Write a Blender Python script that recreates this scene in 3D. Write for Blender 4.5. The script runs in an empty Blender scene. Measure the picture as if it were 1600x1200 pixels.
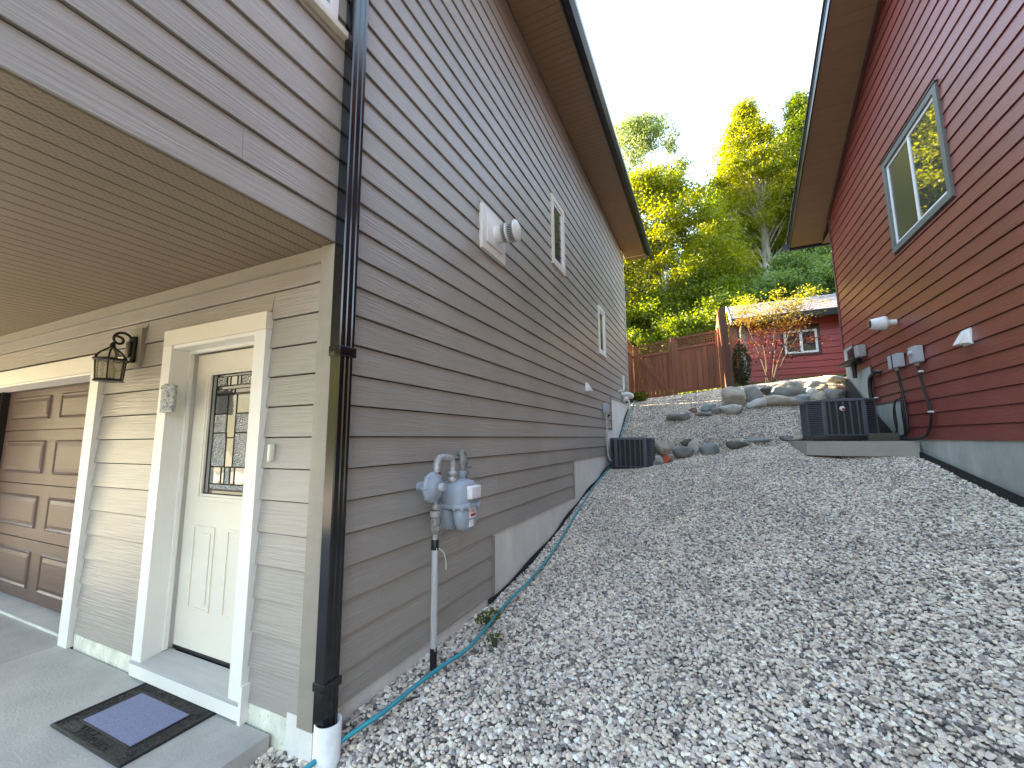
import bpy, bmesh, math, random
import numpy as np
from mathutils import Vector, Matrix, noise
random.seed(7); np.random.seed(7)
S = bpy.context.scene
COL = S.collection
PI = math.pi
# ------------------------------------------------------------------ camera
cam_data = bpy.data.cameras.new('camera'); cam = bpy.data.objects.new('camera', cam_data); COL.objects.link(cam)
yaw, pitch, roll = math.radians(24.7786), math.radians(7.49325), math.radians(-0.47765)
fw = Vector((-math.sin(yaw)*math.cos(pitch), math.cos(yaw)*math.cos(pitch), math.sin(pitch)))
rt = Vector((math.cos(yaw), math.sin(yaw), 0)); up = rt.cross(fw)
r2 = rt*math.cos(roll)+up*math.sin(roll); u2 = -rt*math.sin(roll)+up*math.cos(roll)
mw = Matrix((r2, u2, -fw)).transposed().to_4x4(); mw.translation = (1.831, -1.626, 1.494)
cam.matrix_world = mw
cam_data.sensor_width = 36; cam_data.lens = 651.63/1600*36; cam_data.clip_start = .02; cam_data.clip_end = 2000
S.camera = cam
# ------------------------------------------------------------------ sky, sun, exposure
SUN_EL = math.radians(20); SX, SY = -.985, .174
w = bpy.data.worlds.new('World'); S.world = w; w.use_nodes = True
nt = w.node_tree; bg = nt.nodes['Background']
sky = nt.nodes.new('ShaderNodeTexSky'); sky.sky_type = 'NISHITA'; sky.sun_disc = False
sky.sun_elevation = SUN_EL; sky.sun_rotation = math.atan2(SX, SY); sky.altitude = 400; sky.air_density = 1.0; sky.dust_density = .15; sky.ozone_density = 1.0
nt.links.new(sky.outputs[0], bg.inputs[0]); bg.inputs[1].default_value = .15
sun_d = bpy.data.lights.new('sun', 'SUN'); sun = bpy.data.objects.new('sun', sun_d); COL.objects.link(sun)
sun_d.energy = 4.6; sun_d.angle = math.radians(.5); sun_d.color = (1, .90, .72)
tosun = Vector((SX*math.cos(SUN_EL), SY*math.cos(SUN_EL), math.sin(SUN_EL)))
sun.rotation_euler = tosun.to_track_quat('Z', 'Y').to_euler(); sun.location = (-20, 5, 20)
S.view_settings.view_transform = 'Standard'; S.view_settings.look = 'None'; S.view_settings.gamma = 1
S.view_settings.exposure = 3.85
S.view_settings.use_white_balance = True; S.view_settings.white_balance_temperature = 8700; S.view_settings.white_balance_tint = 11
# ------------------------------------------------------------------ terrain
LY=[-8,-2,-.4,0,.2,1.9,2.8,3.7,4.6,5.6,6.7,7.6,8.0,9.0,10,11,12,13,16]
LZ=[-.12,-.12,-.10,-.06,.02,.055,.15,.30,.5,.68,.87,1.0,1.38,1.93,2.42,2.62,2.8,3.0,3.4]
RY=[-8,-3,0,4.1,5.3,6.6,7.4,8.0,8.6,9.2,10,11,12.3,16]
RZ=[-.1,0,.22,.82,1.05,1.31,1.42,1.7,2.05,2.4,2.85,2.98,3.05,3.4]
def g(x, y):
    t = np.clip(x/4.53, 0, 1); t = t*t*(3-2*t)*.5+t*.5
    return (1-t)*np.interp(y, LY, LZ)+t*np.interp(y, RY, RZ)
def hill(x, y):
    h = np.where(y > 14, (y-14)*.30+np.clip(y-24, 0, 40)*.12, 0.)
    return h
def terrain(x, y):
    z = g(x, y)-.035
    inside = (x < -.03) & (y < 9.9)
    z = np.where(inside, -.16, z)
    z = np.where((x > 4.6) & (y < 9.0), np.minimum(z, -.1), z)
    z = z+hill(x, y)
    z = z+np.where(y < -60, (-60-y)*.28, 0)+np.where(x < -60, (-60-x)*.2, 0)+np.where(x > 70, (x-70)*.2, 0)
    z = np.where(y < -6, np.where(y > -60, -.25-(-6-y)*.02, z-1.3), z)
    return z
# ------------------------------------------------------------------ materials
MATS = {}
def nn(t, kind, **kw):
    n = t.nodes.new(kind)
    for k, v in kw.items():
        if k in n.inputs.keys(): n.inputs[k].default_value = v
        else: setattr(n, k, v)
    return n
def mat(name, col, rough=.6, var=.12, scale=(6,6,6), detail=4, bump=0., bscale=None, metal=0., spec=.5, orand=0., col2=None, thr=None, speck=0., coat=0., coord='Object', bdist=.02):
    m = bpy.data.materials.new(name); m.use_nodes = True; t = m.node_tree; b = t.nodes['Principled BSDF']
    b.inputs['Roughness'].default_value = rough; b.inputs['Metallic'].default_value = metal
    b.inputs['Specular IOR Level'].default_value = spec; b.inputs['Coat Weight'].default_value = coat
    tc = nn(t, 'ShaderNodeTexCoord'); oi = nn(t, 'ShaderNodeObjectInfo')
    add = nn(t, 'ShaderNodeVectorMath', operation='ADD'); sc = nn(t, 'ShaderNodeVectorMath', operation='SCALE')
    comb = nn(t, 'ShaderNodeCombineXYZ')
    for i in range(3): t.links.new(oi.outputs['Random'], comb.inputs[i])
    t.links.new(comb.outputs[0], sc.inputs[0]); sc.inputs['Scale'].default_value = 37. if orand else 0.
    t.links.new(tc.outputs[coord], add.inputs[0]); t.links.new(sc.outputs[0], add.inputs[1])
    mp = nn(t, 'ShaderNodeMapping'); mp.inputs['Scale'].default_value = scale; t.links.new(add.outputs[0], mp.inputs[0])
    no = nn(t, 'ShaderNodeTexNoise'); no.inputs['Detail'].default_value = detail; no.inputs['Scale'].default_value = 1; no.inputs['Roughness'].default_value = .6
    t.links.new(mp.outputs[0], no.inputs[0])
    rmp = nn(t, 'ShaderNodeMapRange'); rmp.inputs[1].default_value = .25; rmp.inputs[2].default_value = .75
    t.links.new(no.outputs[0], rmp.inputs[0])
    mix = nn(t, 'ShaderNodeMix', data_type='RGBA')
    c = Vector(col[:3]); a = c*(1-var); d = Vector(col2) if col2 else c*(1+var)
    mix.inputs[6].default_value = (*a, 1); mix.inputs[7].default_value = (*d, 1)
    if thr: rmp.inputs[1].default_value, rmp.inputs[2].default_value = thr
    t.links.new(rmp.outputs[0], mix.inputs[0])
    out = mix.outputs[2]
    if orand:
        hv = nn(t, 'ShaderNodeHueSaturation'); mr = nn(t, 'ShaderNodeMapRange'); mr.inputs[3].default_value = 1-orand; mr.inputs[4].default_value = 1+orand
        t.links.new(oi.outputs['Random'], mr.inputs[0]); t.links.new(mr.outputs[0], hv.inputs['Value']); t.links.new(out, hv.inputs['Color']); out = hv.outputs[0]
    if speck:
        n2 = nn(t, 'ShaderNodeTexNoise'); n2.inputs['Scale'].default_value = 45; n2.inputs['Detail'].default_value = 3
        t.links.new(add.outputs[0], n2.inputs[0])
        m2 = nn(t, 'ShaderNodeMapRange'); m2.inputs[1].default_value = .62; m2.inputs[2].default_value = .72; m2.inputs[4].default_value = speck
        t.links.new(n2.outputs[0], m2.inputs[0])
        mx = nn(t, 'ShaderNodeMix', data_type='RGBA'); mx.inputs[7].default_value = (*(c*.35), 1)
        t.links.new(m2.outputs[0], mx.inputs[0]); t.links.new(out, mx.inputs[6]); out = mx.outputs[2]
    t.links.new(out, b.inputs['Base Color'])
    if bump:
        mb = nn(t, 'ShaderNodeMapping'); mb.inputs['Scale'].default_value = bscale or scale; t.links.new(add.outputs[0], mb.inputs[0])
        nb = nn(t, 'ShaderNodeTexNoise'); nb.inputs['Scale'].default_value = 1; nb.inputs['Detail'].default_value = 5; nb.inputs['Distortion'].default_value = .4
        t.links.new(mb.outputs[0], nb.inputs[0])
        bp = nn(t, 'ShaderNodeBump'); bp.inputs['Strength'].default_value = bump; bp.inputs['Distance'].default_value = bdist
        t.links.new(nb.outputs[0], bp.inputs['Height']); t.links.new(bp.outputs[0], b.inputs['Normal'])
    MATS[name] = m
    return m
M = MATS
def siding_mat(name, col, grain):
    m = mat(name, col, rough=.38, var=.06, scale=(2.2, 20, 34), bump=.42, bscale=(3.2, 30, 75), orand=.03, bdist=.012, spec=.7)
    t = m.node_tree; b = t.nodes['Principled BSDF']
    # large soft weathering, in world metres, plus pale scuffs
    src = b.inputs['Base Color'].links[0].from_socket
    geo = nn(t, 'ShaderNodeNewGeometry')
    n1 = nn(t, 'ShaderNodeTexNoise'); n1.inputs['Scale'].default_value = .9; n1.inputs['Detail'].default_value = 5
    t.links.new(geo.outputs['Position'], n1.inputs[0])
    mr = nn(t, 'ShaderNodeMapRange'); mr.inputs[1].default_value = .3; mr.inputs[2].default_value = .7; mr.inputs[3].default_value = .88; mr.inputs[4].default_value = 1.12
    t.links.new(n1.outputs[0], mr.inputs[0])
    hv = nn(t, 'ShaderNodeHueSaturation'); t.links.new(mr.outputs[0], hv.inputs['Value']); t.links.new(src, hv.inputs['Color'])
    mp = nn(t, 'ShaderNodeMapping'); mp.inputs['Scale'].default_value = (5, 5, 1.6); t.links.new(geo.outputs['Position'], mp.inputs[0])
    n2 = nn(t, 'ShaderNodeTexNoise'); n2.inputs['Scale'].default_value = 3; n2.inputs['Detail'].default_value = 2; t.links.new(mp.outputs[0], n2.inputs[0])
    m3 = nn(t, 'ShaderNodeMapRange'); m3.inputs[1].default_value = .74; m3.inputs[2].default_value = .8; m3.inputs[4].default_value = .35
    t.links.new(n2.outputs[0], m3.inputs[0])
    mx = nn(t, 'ShaderNodeMix', data_type='RGBA'); mx.inputs[7].default_value = (.45, .43, .4, 1)
    t.links.new(m3.outputs[0], mx.inputs[0]); t.links.new(hv.outputs[0], mx.inputs[6]); t.links.new(mx.outputs[2], b.inputs['Base Color'])
    return m
siding_mat('gray_siding', (.34, .31, .272), 1)
siding_mat('red_siding', (.235, .050, .040), 1)
siding_mat('shed_siding', (.38, .06, .055), 1)
mat('tan_trim', (.40, .36, .29), .55, .08, (3,3,12), bump=.25, bscale=(20,20,6))
mat('gray_trim', (.28, .25, .205), .55, .08, (3,3,12), bump=.25, bscale=(20,20,6))
mat('maroon_trim', (.085, .03, .03), .55, .08)
mat('house_wrap', (.02, .02, .02), .9, .1)
mat('cream_paint', (.74, .69, .58), .45, .05, (2,2,4), bump=.08, bscale=(30,30,8))
mat('white_paint', (.78, .76, .70), .45, .05, (2,2,3), bump=.08, bscale=(30,30,8))
mat('dirty_white', (.60, .61, .54), .7, .25, (3,3,9), bump=.2, bscale=(40,40,10))
mat('vinyl_white', (.8, .8, .78), .35, .03)
mat('concrete', (.38, .36, .31), .85, .16, (1.3,1.3,1.3), 8, bump=.15, bscale=(60,60,60), speck=.15)
mat('slab_concrete', (.42, .41, .39), .8, .22, (2.2,2.2,2.2), 12, bump=.2, bscale=(70,70,70), speck=.25)
mat('foundation', (.72, .70, .65), .85, .16, (3,3,1.2), 8, bump=.15, bscale=(40,40,8), speck=.2)
mat('painted_foundation', (.70, .70, .58), .75, .3, (9,9,5), 8, bump=.3, bscale=(30,30,30), speck=.6)
mat('parged_foundation', (.36, .385, .36), .85, .38, (2.4,2.4,1.1), 9, bump=.2, bscale=(14,14,6), speck=.2)
mat('membrane', (.010, .010, .011), .75, .2, bump=.3, bscale=(12,12,12))
mat('black_metal', (.005, .005, .007), .13, .1, spec=.6)
mat('fascia_black', (.014, .014, .017), .3, .1, spec=.5)
mat('iron_black', (.012, .010, .010), .4, .1)
mat('roof_shingle', (.055, .053, .055), .9, .35, (14,14,14), bump=.5, bscale=(40,40,40))
mat('cedar', (.21, .070, .033), .6, .3, (30,30,1.6), bump=.4, bscale=(60,60,3), orand=.22)
mat('cedar_dark', (.085, .035, .02), .65, .22, (20,20,2), bump=.2, bscale=(40,40,3), orand=.08)
mat('weathered_wood', (.09, .075, .06), .85, .3, (30,4,30), bump=.3, bscale=(60,6,60))
mat('gray_wood', (.34, .32, .30), .8, .25, (20,20,3), bump=.2, bscale=(40,40,4))
mat('garage_brown', (.092, .052, .042), .5, .14, (2,30,40), bump=.22, bscale=(3,60,90), bdist=.01)
mat('meter_gray', (.33, .39, .46), .42, .07, (8,8,8), bump=.06, bscale=(60,60,60))
mat('pipe_gray', (.42, .42, .42), .4, .35, (30,30,30), metal=.3)
mat('pipe_dirty', (.25, .24, .22), .6, .5, (50,50,50), speck=.5)
mat('rust', (.22, .08, .02), .9, .3, (60,60,60))
mat('pvc_gray', (.50, .52, .55), .4, .05)
mat('pvc_white', (.74, .75, .73), .45, .15, (14,14,14), speck=.2)
mat('plastic_black', (.012, .012, .013), .4, .1)
mat('plastic_gray', (.40, .42, .43), .45, .06)
mat('box_gray', (.42, .45, .48), .45, .06)
mat('hose_teal', (.0, .27, .33), .38, .12, (20,20,20))
mat('hose_faded', (.16, .31, .30), .5, .15, (20,20,20))
mat('wire_cream', (.7, .64, .5), .5, .05)
mat('ac_metal', (.075, .082, .10), .42, .06)
mat('ac_dark', (.010, .014, .020), .6, .1)
mat('mat_black', (.014, .013, .013), .65, .4, (60,60,60), bump=.6, bscale=(90,90,90))
mat('mat_blue', (.21, .235, .37), .95, .5, (260,260,260), bump=.6, bscale=(300,300,300))
mat('stone_plaque', (.42, .43, .42), .7, .55, (70,70,70), bump=.8, bscale=(70,70,70))
mat('sill_gray', (.42, .42, .41), .5, .1, (4,40,40))
mat('terracotta', (.50, .085, .03), .7, .15)
mat('badge_red', (.45, .01, .02), .3, 0)
mat('sticker_red', (.5, .05, .04), .5, .1)
mat('sticker_white', (.8, .8, .8), .5, .05, speck=.2)
mat('bark_pale', (.33, .30, .25), .9, .4, (4,4,1.5), bump=.6, bscale=(8,8,3), orand=.05, speck=.5)
mat('bark_brown', (.065, .052, .04), .9, .4, (6,6,2), bump=.6, bscale=(9,9,3))
mat('earth', (.10, .095, .09), .95, .6, (40,40,40), 8, bump=.5, bscale=(20,20,20))
mat('curtain', (.16, .28, .34), .8, .3, (40,40,1))
mat('dark_room', (.03, .03, .03), .9, .2)
mat('asphalt', (.05, .05, .05), .9, .2, (20,20,20), bump=.3, bscale=(60,60,60))
mat('came', (.03, .03, .03), .35, .1, metal=.6)
mat('bounce_paving', (.24, .22, .20), .9, .25, (1.5,1.5,1.5), 9)  # tone set for how much sunlight the unseen front slab bounces
mat('hedge_soil', (.05, .04, .03), .95, .4)
# soffit with rows of vent slots
def soffit_mat(name, col, holes=True):
    m = mat(name, col, .5, .05, (4,4,4), orand=.03)
    if holes:
        t = m.node_tree; b = t.nodes['Principled BSDF']; src = b.inputs['Base Color'].links[0].from_socket
        tc = nn(t, 'ShaderNodeTexCoord'); sp = nn(t, 'ShaderNodeSeparateXYZ'); t.links.new(tc.outputs['Object'], sp.inputs[0])
        def f(sock, sc, off=None):
            a = nn(t, 'ShaderNodeMath', operation='MULTIPLY'); a.inputs[1].default_value = sc; t.links.new(sock, a.inputs[0])
            o = a.outputs[0]
            if off is not None:
                k = nn(t, 'ShaderNodeMath', operation='ADD'); t.links.new(o, k.inputs[0]); t.links.new(off, k.inputs[1]); o = k.outputs[0]
            fr = nn(t, 'ShaderNodeMath', operation='FRACT'); t.links.new(o, fr.inputs[0]); return fr.outputs[0], a.outputs[0]
        fx, ax = f(sp.outputs[0], 58.)
        fl = nn(t, 'ShaderNodeMath', operation='FLOOR'); t.links.new(ax, fl.inputs[0])
        hf = nn(t, 'ShaderNodeMath', operation='MULTIPLY'); hf.inputs[1].default_value = .5; t.links.new(fl.outputs[0], hf.inputs[0])
        fy, _ = f(sp.outputs[1], 33., hf.outputs[0])
        c1 = nn(t, 'ShaderNodeMath', operation='LESS_THAN'); c1.inputs[1].default_value = .17; t.links.new(fx, c1.inputs[0])
        c2 = nn(t, 'ShaderNodeMath', operation='LESS_THAN'); c2.inputs[1].default_value = .42; t.links.new(fy, c2.inputs[0])
        mu = nn(t, 'ShaderNodeMath', operation='MULTIPLY'); t.links.new(c1.outputs[0], mu.inputs[0]); t.links.new(c2.outputs[0], mu.inputs[1])
        mx = nn(t, 'ShaderNodeMix', data_type='RGBA'); mx.inputs[7].default_value = (.035, .028, .02, 1)
        t.links.new(mu.outputs[0], mx.inputs[0]); t.links.new(src, mx.inputs[6]); t.links.new(mx.outputs[2], b.inputs['Base Color'])
    return m
soffit_mat('soffit_tan', (.19, .138, .088)); soffit_mat('soffit_brown', (.24, .15, .09), False)
def glass_mat(name, tint=(.02,.025,.03), rough=.02, bump=0, bs=80, ior=1.9):
    m = bpy.data.materials.new(name); m.use_nodes = True; t = m.node_tree; b = t.nodes['Principled BSDF']
    b.inputs['Base Color'].default_value = (*tint, 1); b.inputs['Roughness'].default_value = rough; b.inputs['IOR'].default_value = ior; b.inputs['Specular IOR Level'].default_value = 1.
    if bump:
        tc = nn(t, 'ShaderNodeTexCoord'); n = nn(t, 'ShaderNodeTexVoronoi'); n.inputs['Scale'].default_value = bs; t.links.new(tc.outputs['Object'], n.inputs['Vector'])
        bp = nn(t, 'ShaderNodeBump'); bp.inputs['Strength'].default_value = bump; bp.inputs['Distance'].default_value = .01; t.links.new(n.outputs[0], bp.inputs['Height']); t.links.new(bp.outputs[0], b.inputs['Normal'])
    MATS[name] = m; return m
glass_mat('glass_dark', (.25,.26,.27), ior=1.9); M['glass_dark'].node_tree.nodes['Principled BSDF'].inputs['Metallic'].default_value = .8; glass_mat('glass_smooth', (.35,.37,.37), .03, .05, 12, 2.0); glass_mat('glass_hammered', (.40,.42,.42), .08, .7, 90, 2.0)
for k_ in ('glass_smooth','glass_hammered'): M[k_].node_tree.nodes['Principled BSDF'].inputs['Metallic'].default_value = .75
def clear_glass(name, tint):
    m = bpy.data.materials.new(name); m.use_nodes = True; t = m.node_tree; b = t.nodes['Principled BSDF']
    b.inputs['Base Color'].default_value = (*tint, 1); b.inputs['Roughness'].default_value = .08; b.inputs['Transmission Weight'].default_value = .85; b.inputs['IOR'].default_value = 1.2
    MATS[name] = m; return m
clear_glass('lantern_glass', (.8,.76,.66))
mat('bulb_white', (.75, .72, .5), .3, .03)
def leaf_mat(name, c1, c2, trans=.45, hi=None):
    m = bpy.data.materials.new(name); m.use_nodes = True; t = m.node_tree; b = t.nodes['Principled BSDF']; o = t.nodes['Material Output']
    at = nn(t, 'ShaderNodeAttribute'); at.attribute_name = 'tint'
    cr = nn(t, 'ShaderNodeValToRGB'); cr.color_ramp.elements[0].color = (*c1, 1); cr.color_ramp.elements[1].color = (*c2, 1)
    if hi:
        e = cr.color_ramp.elements.new(.85); e.color = (*c2, 1); cr.color_ramp.elements[2].color = (*hi, 1)
    t.links.new(at.outputs['Fac'], cr.inputs[0]); t.links.new(cr.outputs[0], b.inputs['Base Color']); b.inputs['Roughness'].default_value = .55
    tr = nn(t, 'ShaderNodeBsdfTranslucent'); hv = nn(t, 'ShaderNodeHueSaturation'); hv.inputs['Value'].default_value = 1.5; hv.inputs['Saturation'].default_value = 1.15
    t.links.new(cr.outputs[0], hv.inputs['Color']); t.links.new(hv.outputs[0], tr.inputs[0])
    ms = nn(t, 'ShaderNodeMixShader'); ms.inputs[0].default_value = trans; t.links.new(b.outputs[0], ms.inputs[1]); t.links.new(tr.outputs[0], ms.inputs[2]); t.links.new(ms.outputs[0], o.inputs[0])
    MATS[name] = m; return m
leaf_mat('leaf_yellowgreen', (.085,.115,.010), (.25,.245,.016), .55)
leaf_mat('leaf_green', (.05,.09,.012), (.16,.20,.02), .55)
leaf_mat('leaf_bluegreen', (.08,.12,.04), (.20,.24,.07))
leaf_mat('leaf_pale', (.07,.13,.035), (.17,.24,.06), .5)
leaf_mat('leaf_maple', (.09,.014,.016), (.27,.22,.045), .4, (.38,.42,.07))  # yellow end of the ramp puts sunlight into the maple leaf colour
leaf_mat('leaf_dark', (.02,.032,.012), (.05,.06,.02))
leaf_mat('leaf_yellow', (.16,.18,.01), (.24,.24,.02))
leaf_mat('grass', (.06,.10,.015), (.13,.18,.03), .3)
# ------------------------------------------------------------------ object helpers
ORG = {}
def tag(o, label=None, cat=None, group=None, kind=None):
    if label: o['label'] = label
    if cat: o['category'] = cat
    if group: o['group'] = group
    if kind: o['kind'] = kind
    return o
def thing(name, label, cat, loc=(0,0,0), group=None, kind=None):
    o = bpy.data.objects.new(name, None); COL.objects.link(o); o.location = loc; o.empty_display_size = .2
    ORG[o.name] = Vector(loc); return tag(o, label, cat, group, kind)
class B:
    def __init__(s): s.v = []; s.f = []; s.sm = []
    def add(s, vs, fs, smooth=False):
        n = len(s.v); s.v += [tuple(v) for v in vs]; s.f += [tuple(i+n for i in f) for f in fs]; s.sm += [smooth]*len(fs); return s
    def box(s, x0, x1, y0, y1, z0, z1, bev=0.):
        if bev <= 0:
            vs = [(x,y,z) for x in (x0,x1) for y in (y0,y1) for z in (z0,z1)]
            return s.add(vs, [(0,1,3,2),(4,6,7,5),(0,4,5,1),(2,3,7,6),(0,2,6,4),(1,5,7,3)])
        bm = bmesh.new(); bmesh.ops.create_cube(bm, size=1)
        for v in bm.verts: v.co = Vector(((x0+x1)/2+v.co.x*(x1-x0), (y0+y1)/2+v.co.y*(y1-y0), (z0+z1)/2+v.co.z*(z1-z0)))
        bmesh.ops.bevel(bm, geom=bm.edges[:], offset=bev, segments=2, affect='EDGES', profile=.7)
        bm.verts.index_update(); s.add([v.co[:] for v in bm.verts], [[v.index for v in f.verts] for f in bm.faces], True); bm.free(); return s
    def prism(s, pts, axis, a, b):
        # pts 2D polygon, extruded along axis from a to b
        def P(p, t): return {'x': (t,p[0],p[1]), 'y': (p[0],t,p[1]), 'z': (p[0],p[1],t)}[axis]
        n = len(pts); vs = [P(p,a) for p in pts]+[P(p,b) for p in pts]
        fs = [tuple(range(n)), tuple(range(2*n-1, n-1, -1))]+[(i, i+n, (i+1)%n+n, (i+1)%n) for i in range(n)]
        return s.add(vs, fs)
    def tube(s, pts, r, n=10, cap=True):
        pts = [Vector(p) for p in pts]; rs = r if isinstance(r, (list, tuple)) else [r]*len(pts); vs = []; fs = []
        prev = None
        for i, p in enumerate(pts):
            d = (pts[min(i+1, len(pts)-1)]-pts[max(i-1, 0)]).normalized()
            if prev is None: a = d.orthogonal().normalized()
            else:
                a = prev-d*prev.dot(d); a = a.normalized() if a.length > 1e-6 else d.orthogonal().normalized()
            prev = a; b = d.cross(a)
            vs += [p+(a*math.cos(2*PI*k/n)+b*math.sin(2*PI*k/n))*rs[i] for k in range(n)]
        for i in range(len(pts)-1):
            for k in range(n): fs.append((i*n+k, i*n+(k+1)%n, (i+1)*n+(k+1)%n, (i+1)*n+k))
        s.add(vs, fs, True)
        if cap:
            s.add(vs[:n], [tuple(range(n-1, -1, -1))]); s.add(vs[-n:], [tuple(range(n))])
        return s
    def lathe(s, prof, c=(0,0,0), n=20, axis='z', smooth=True):
        # prof: (radius, height) list
        vs = []; fs = []
        for r, h in prof:
            for k in range(n):
                a, b_ = r*math.cos(2*PI*k/n), r*math.sin(2*PI*k/n)
                v = {'z': (a,b_,h), 'x': (h,a,b_), 'y': (a,h,b_)}[axis]; vs.append((c[0]+v[0], c[1]+v[1], c[2]+v[2]))
        for i in range(len(prof)-1):
            for k in range(n): fs.append((i*n+k, i*n+(k+1)%n, (i+1)*n+(k+1)%n, (i+1)*n+k))
        s.add(vs, fs, smooth)
        s.add(vs[:n], [tuple(range(n))]); s.add(vs[-n:], [tuple(range(n))]); return s
    def build(s, name, m, parent=None, loc=None, rz=0., fixn=True):
        me = bpy.data.meshes.new(name)
        o = bpy.data.objects.new(name, me); COL.objects.link(o)
        org = Vector((0,0,0))
        if loc is None and parent is not None: org = ORG.get(parent.name, Vector((0,0,0)))
        me.from_pydata([(v[0]-org.x, v[1]-org.y, v[2]-org.z) for v in s.v], [], s.f); me.update()
        me.polygons.foreach_set('use_smooth', s.sm)
        if fixn:
            bm = bmesh.new(); bm.from_mesh(me); bmesh.ops.recalc_face_normals(bm, faces=bm.faces[:]); bm.to_mesh(me); bm.free()
        me.materials.append(M[m]); 
        if parent is not None: o.parent = parent; ORG[o.name] = ORG.get(parent.name, Vector((0,0,0)))
        if loc is not None:
            po = ORG.get(parent.name, Vector((0,0,0))) if parent is not None else Vector((0,0,0))
            o.location = Vector(loc)-po; o.rotation_euler = (0,0,rz)
        return o
def top(o, *a, **k): return tag(o, *a, **k)
def struct(o): o['kind'] = 'structure'; return o
def shift(o, loc):
    """give a single-mesh thing its origin at loc"""
    o.data.transform(Matrix.Translation(-Vector(loc))); o.location = loc; ORG[o.name] = Vector(loc); return o
BMESH = {}
def board(parent, name, m, origin, rz, L0, L1, T0, T1, h, butt=.0007, proud=0.):
    """lap board: local X along, -Y outwards, Z up; bottom edge L0..L1, top edge T0..T1"""
    key = (round(L1-L0,3), round(T0-L0,3), round(T1-L0,3), round(h,3), m)
    x0, x1, t0, t1 = 0, L1-L0, T0-L0, T1-L0
    if key not in BMESH:
        e = .0085
        vs = [(x0+butt,0,e),(x1-butt,0,e),(x1-butt,-.001,e+.002),(x0+butt,-.001,e+.002)]
        yb = -.002; yo = .0
        vs = [(x0+butt, 0, e),(x1-butt, 0, e),(t1-butt, .0145, h),(t0+butt, .0145, h),
              (x0+butt, .03, e),(x1-butt, .03, e),(t1-butt, .03, h),(t0+butt, .03, h),
              (x0+butt, .002, e-.002),(x1-butt, .002, e-.002)]
        fs = [(0,1,2,3),(4,7,6,5),(8,9,1,0),(4,5,9,8),(3,2,6,7),(0,3,7,4,8),(1,9,5,6,2)]
        me = bpy.data.meshes.new(name); me.from_pydata(vs, [], fs)
        bm = bmesh.new(); bm.from_mesh(me); bmesh.ops.recalc_face_normals(bm, faces=bm.faces[:]); bm.to_mesh(me); bm.free()
        me.materials.append(M[m]); BMESH[key] = me
    o = bpy.data.objects.new(name, BMESH[key]); COL.objects.link(o)
    o.parent = parent; o.location = Vector(origin)-ORG.get(parent.name, Vector((0,0,0))); o.rotation_euler = (0,0,rz); return o
EXP = .1778
def clip_rects(rects, cuts):
    """rects: (s0,s1,a,b); subtract the cut rectangles (c0,c1,z0,z1)"""
    for (c0, c1, z0, z1) in (cuts or []):
        out = []
        for (s0, s1, a, b) in rects:
            if s1 <= c0+.001 or s0 >= c1-.001 or a >= z1-.001 or b <= z0+.001: out.append((s0, s1, a, b)); continue
            if s0 < c0: out.append((s0, c0, a, b))
            if s1 > c1: out.append((c1, s1, a, b))
            m0, m1 = max(s0, c0), min(s1, c1)
            if b > z1+.015: out.append((m0, m1, z1, b))
            if a < z0-.015: out.append((m0, m1, a, z0))
        rects = out
    return rects
def side_rows(parent, m, X, facing, y_lo, y_hi, z0, z1, cuts=None, ymax=None, ymin=None, zref=1.510, seed=1):
    rnd = random.Random(seed)
    k0 = math.floor((z0-zref)/EXP+1e-6); z = zref+k0*EXP
    while z < z1-.01:
        a, b = max(z, z0), min(z+EXP, z1)
        if b-a > .015:
            joint = y_lo+rnd.uniform(.8, 3.6); pts = [y_lo]
            while joint < y_hi-.5: pts.append(joint); joint += 3.66
            pts.append(y_hi)
            for (s0, s1, ra, rb) in clip_rects([(pts[i], pts[i+1], a, b) for i in range(len(pts)-1)], cuts):
                if s1-s0 < .03: continue
                sb, st, lb, lt = s1, s1, s0, s0
                if ymax: sb = min(s1, ymax(ra)); st = min(s1, ymax(rb))
                if ymin: lb = max(s0, ymin(ra)); lt = max(s0, ymin(rb))
                if sb-lb < .05 or st-lt < -.3: continue
                st = max(st, lt+.01)
                if facing > 0: board(parent, 'siding_board', m, (X, lb, ra), PI/2, 0, sb-lb, lt-lb, st-lb, rb-ra)
                else: board(parent, 'siding_board', m, (X, sb, ra), -PI/2, 0, sb-lb, sb-st, sb-lt, rb-ra)
        z += EXP
def front_rows(parent, m, Y, x_lo, x_hi, z0, z1, cuts=None, zref=1.510):
    k0 = math.floor((z0-zref)/EXP+1e-6); z = zref+k0*EXP
    while z < z1-.01:
        a, b = max(z, z0), min(z+EXP, z1)
        if b-a > .015:
            for (s0, s1, ra, rb) in clip_rects([(x_lo, x_hi, a, b)], cuts):
                if s1-s0 > .03: board(parent, 'siding_board', m, (s0, Y, ra), 0, 0, s1-s0, 0, s1-s0, rb-ra)
        z += EXP
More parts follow.
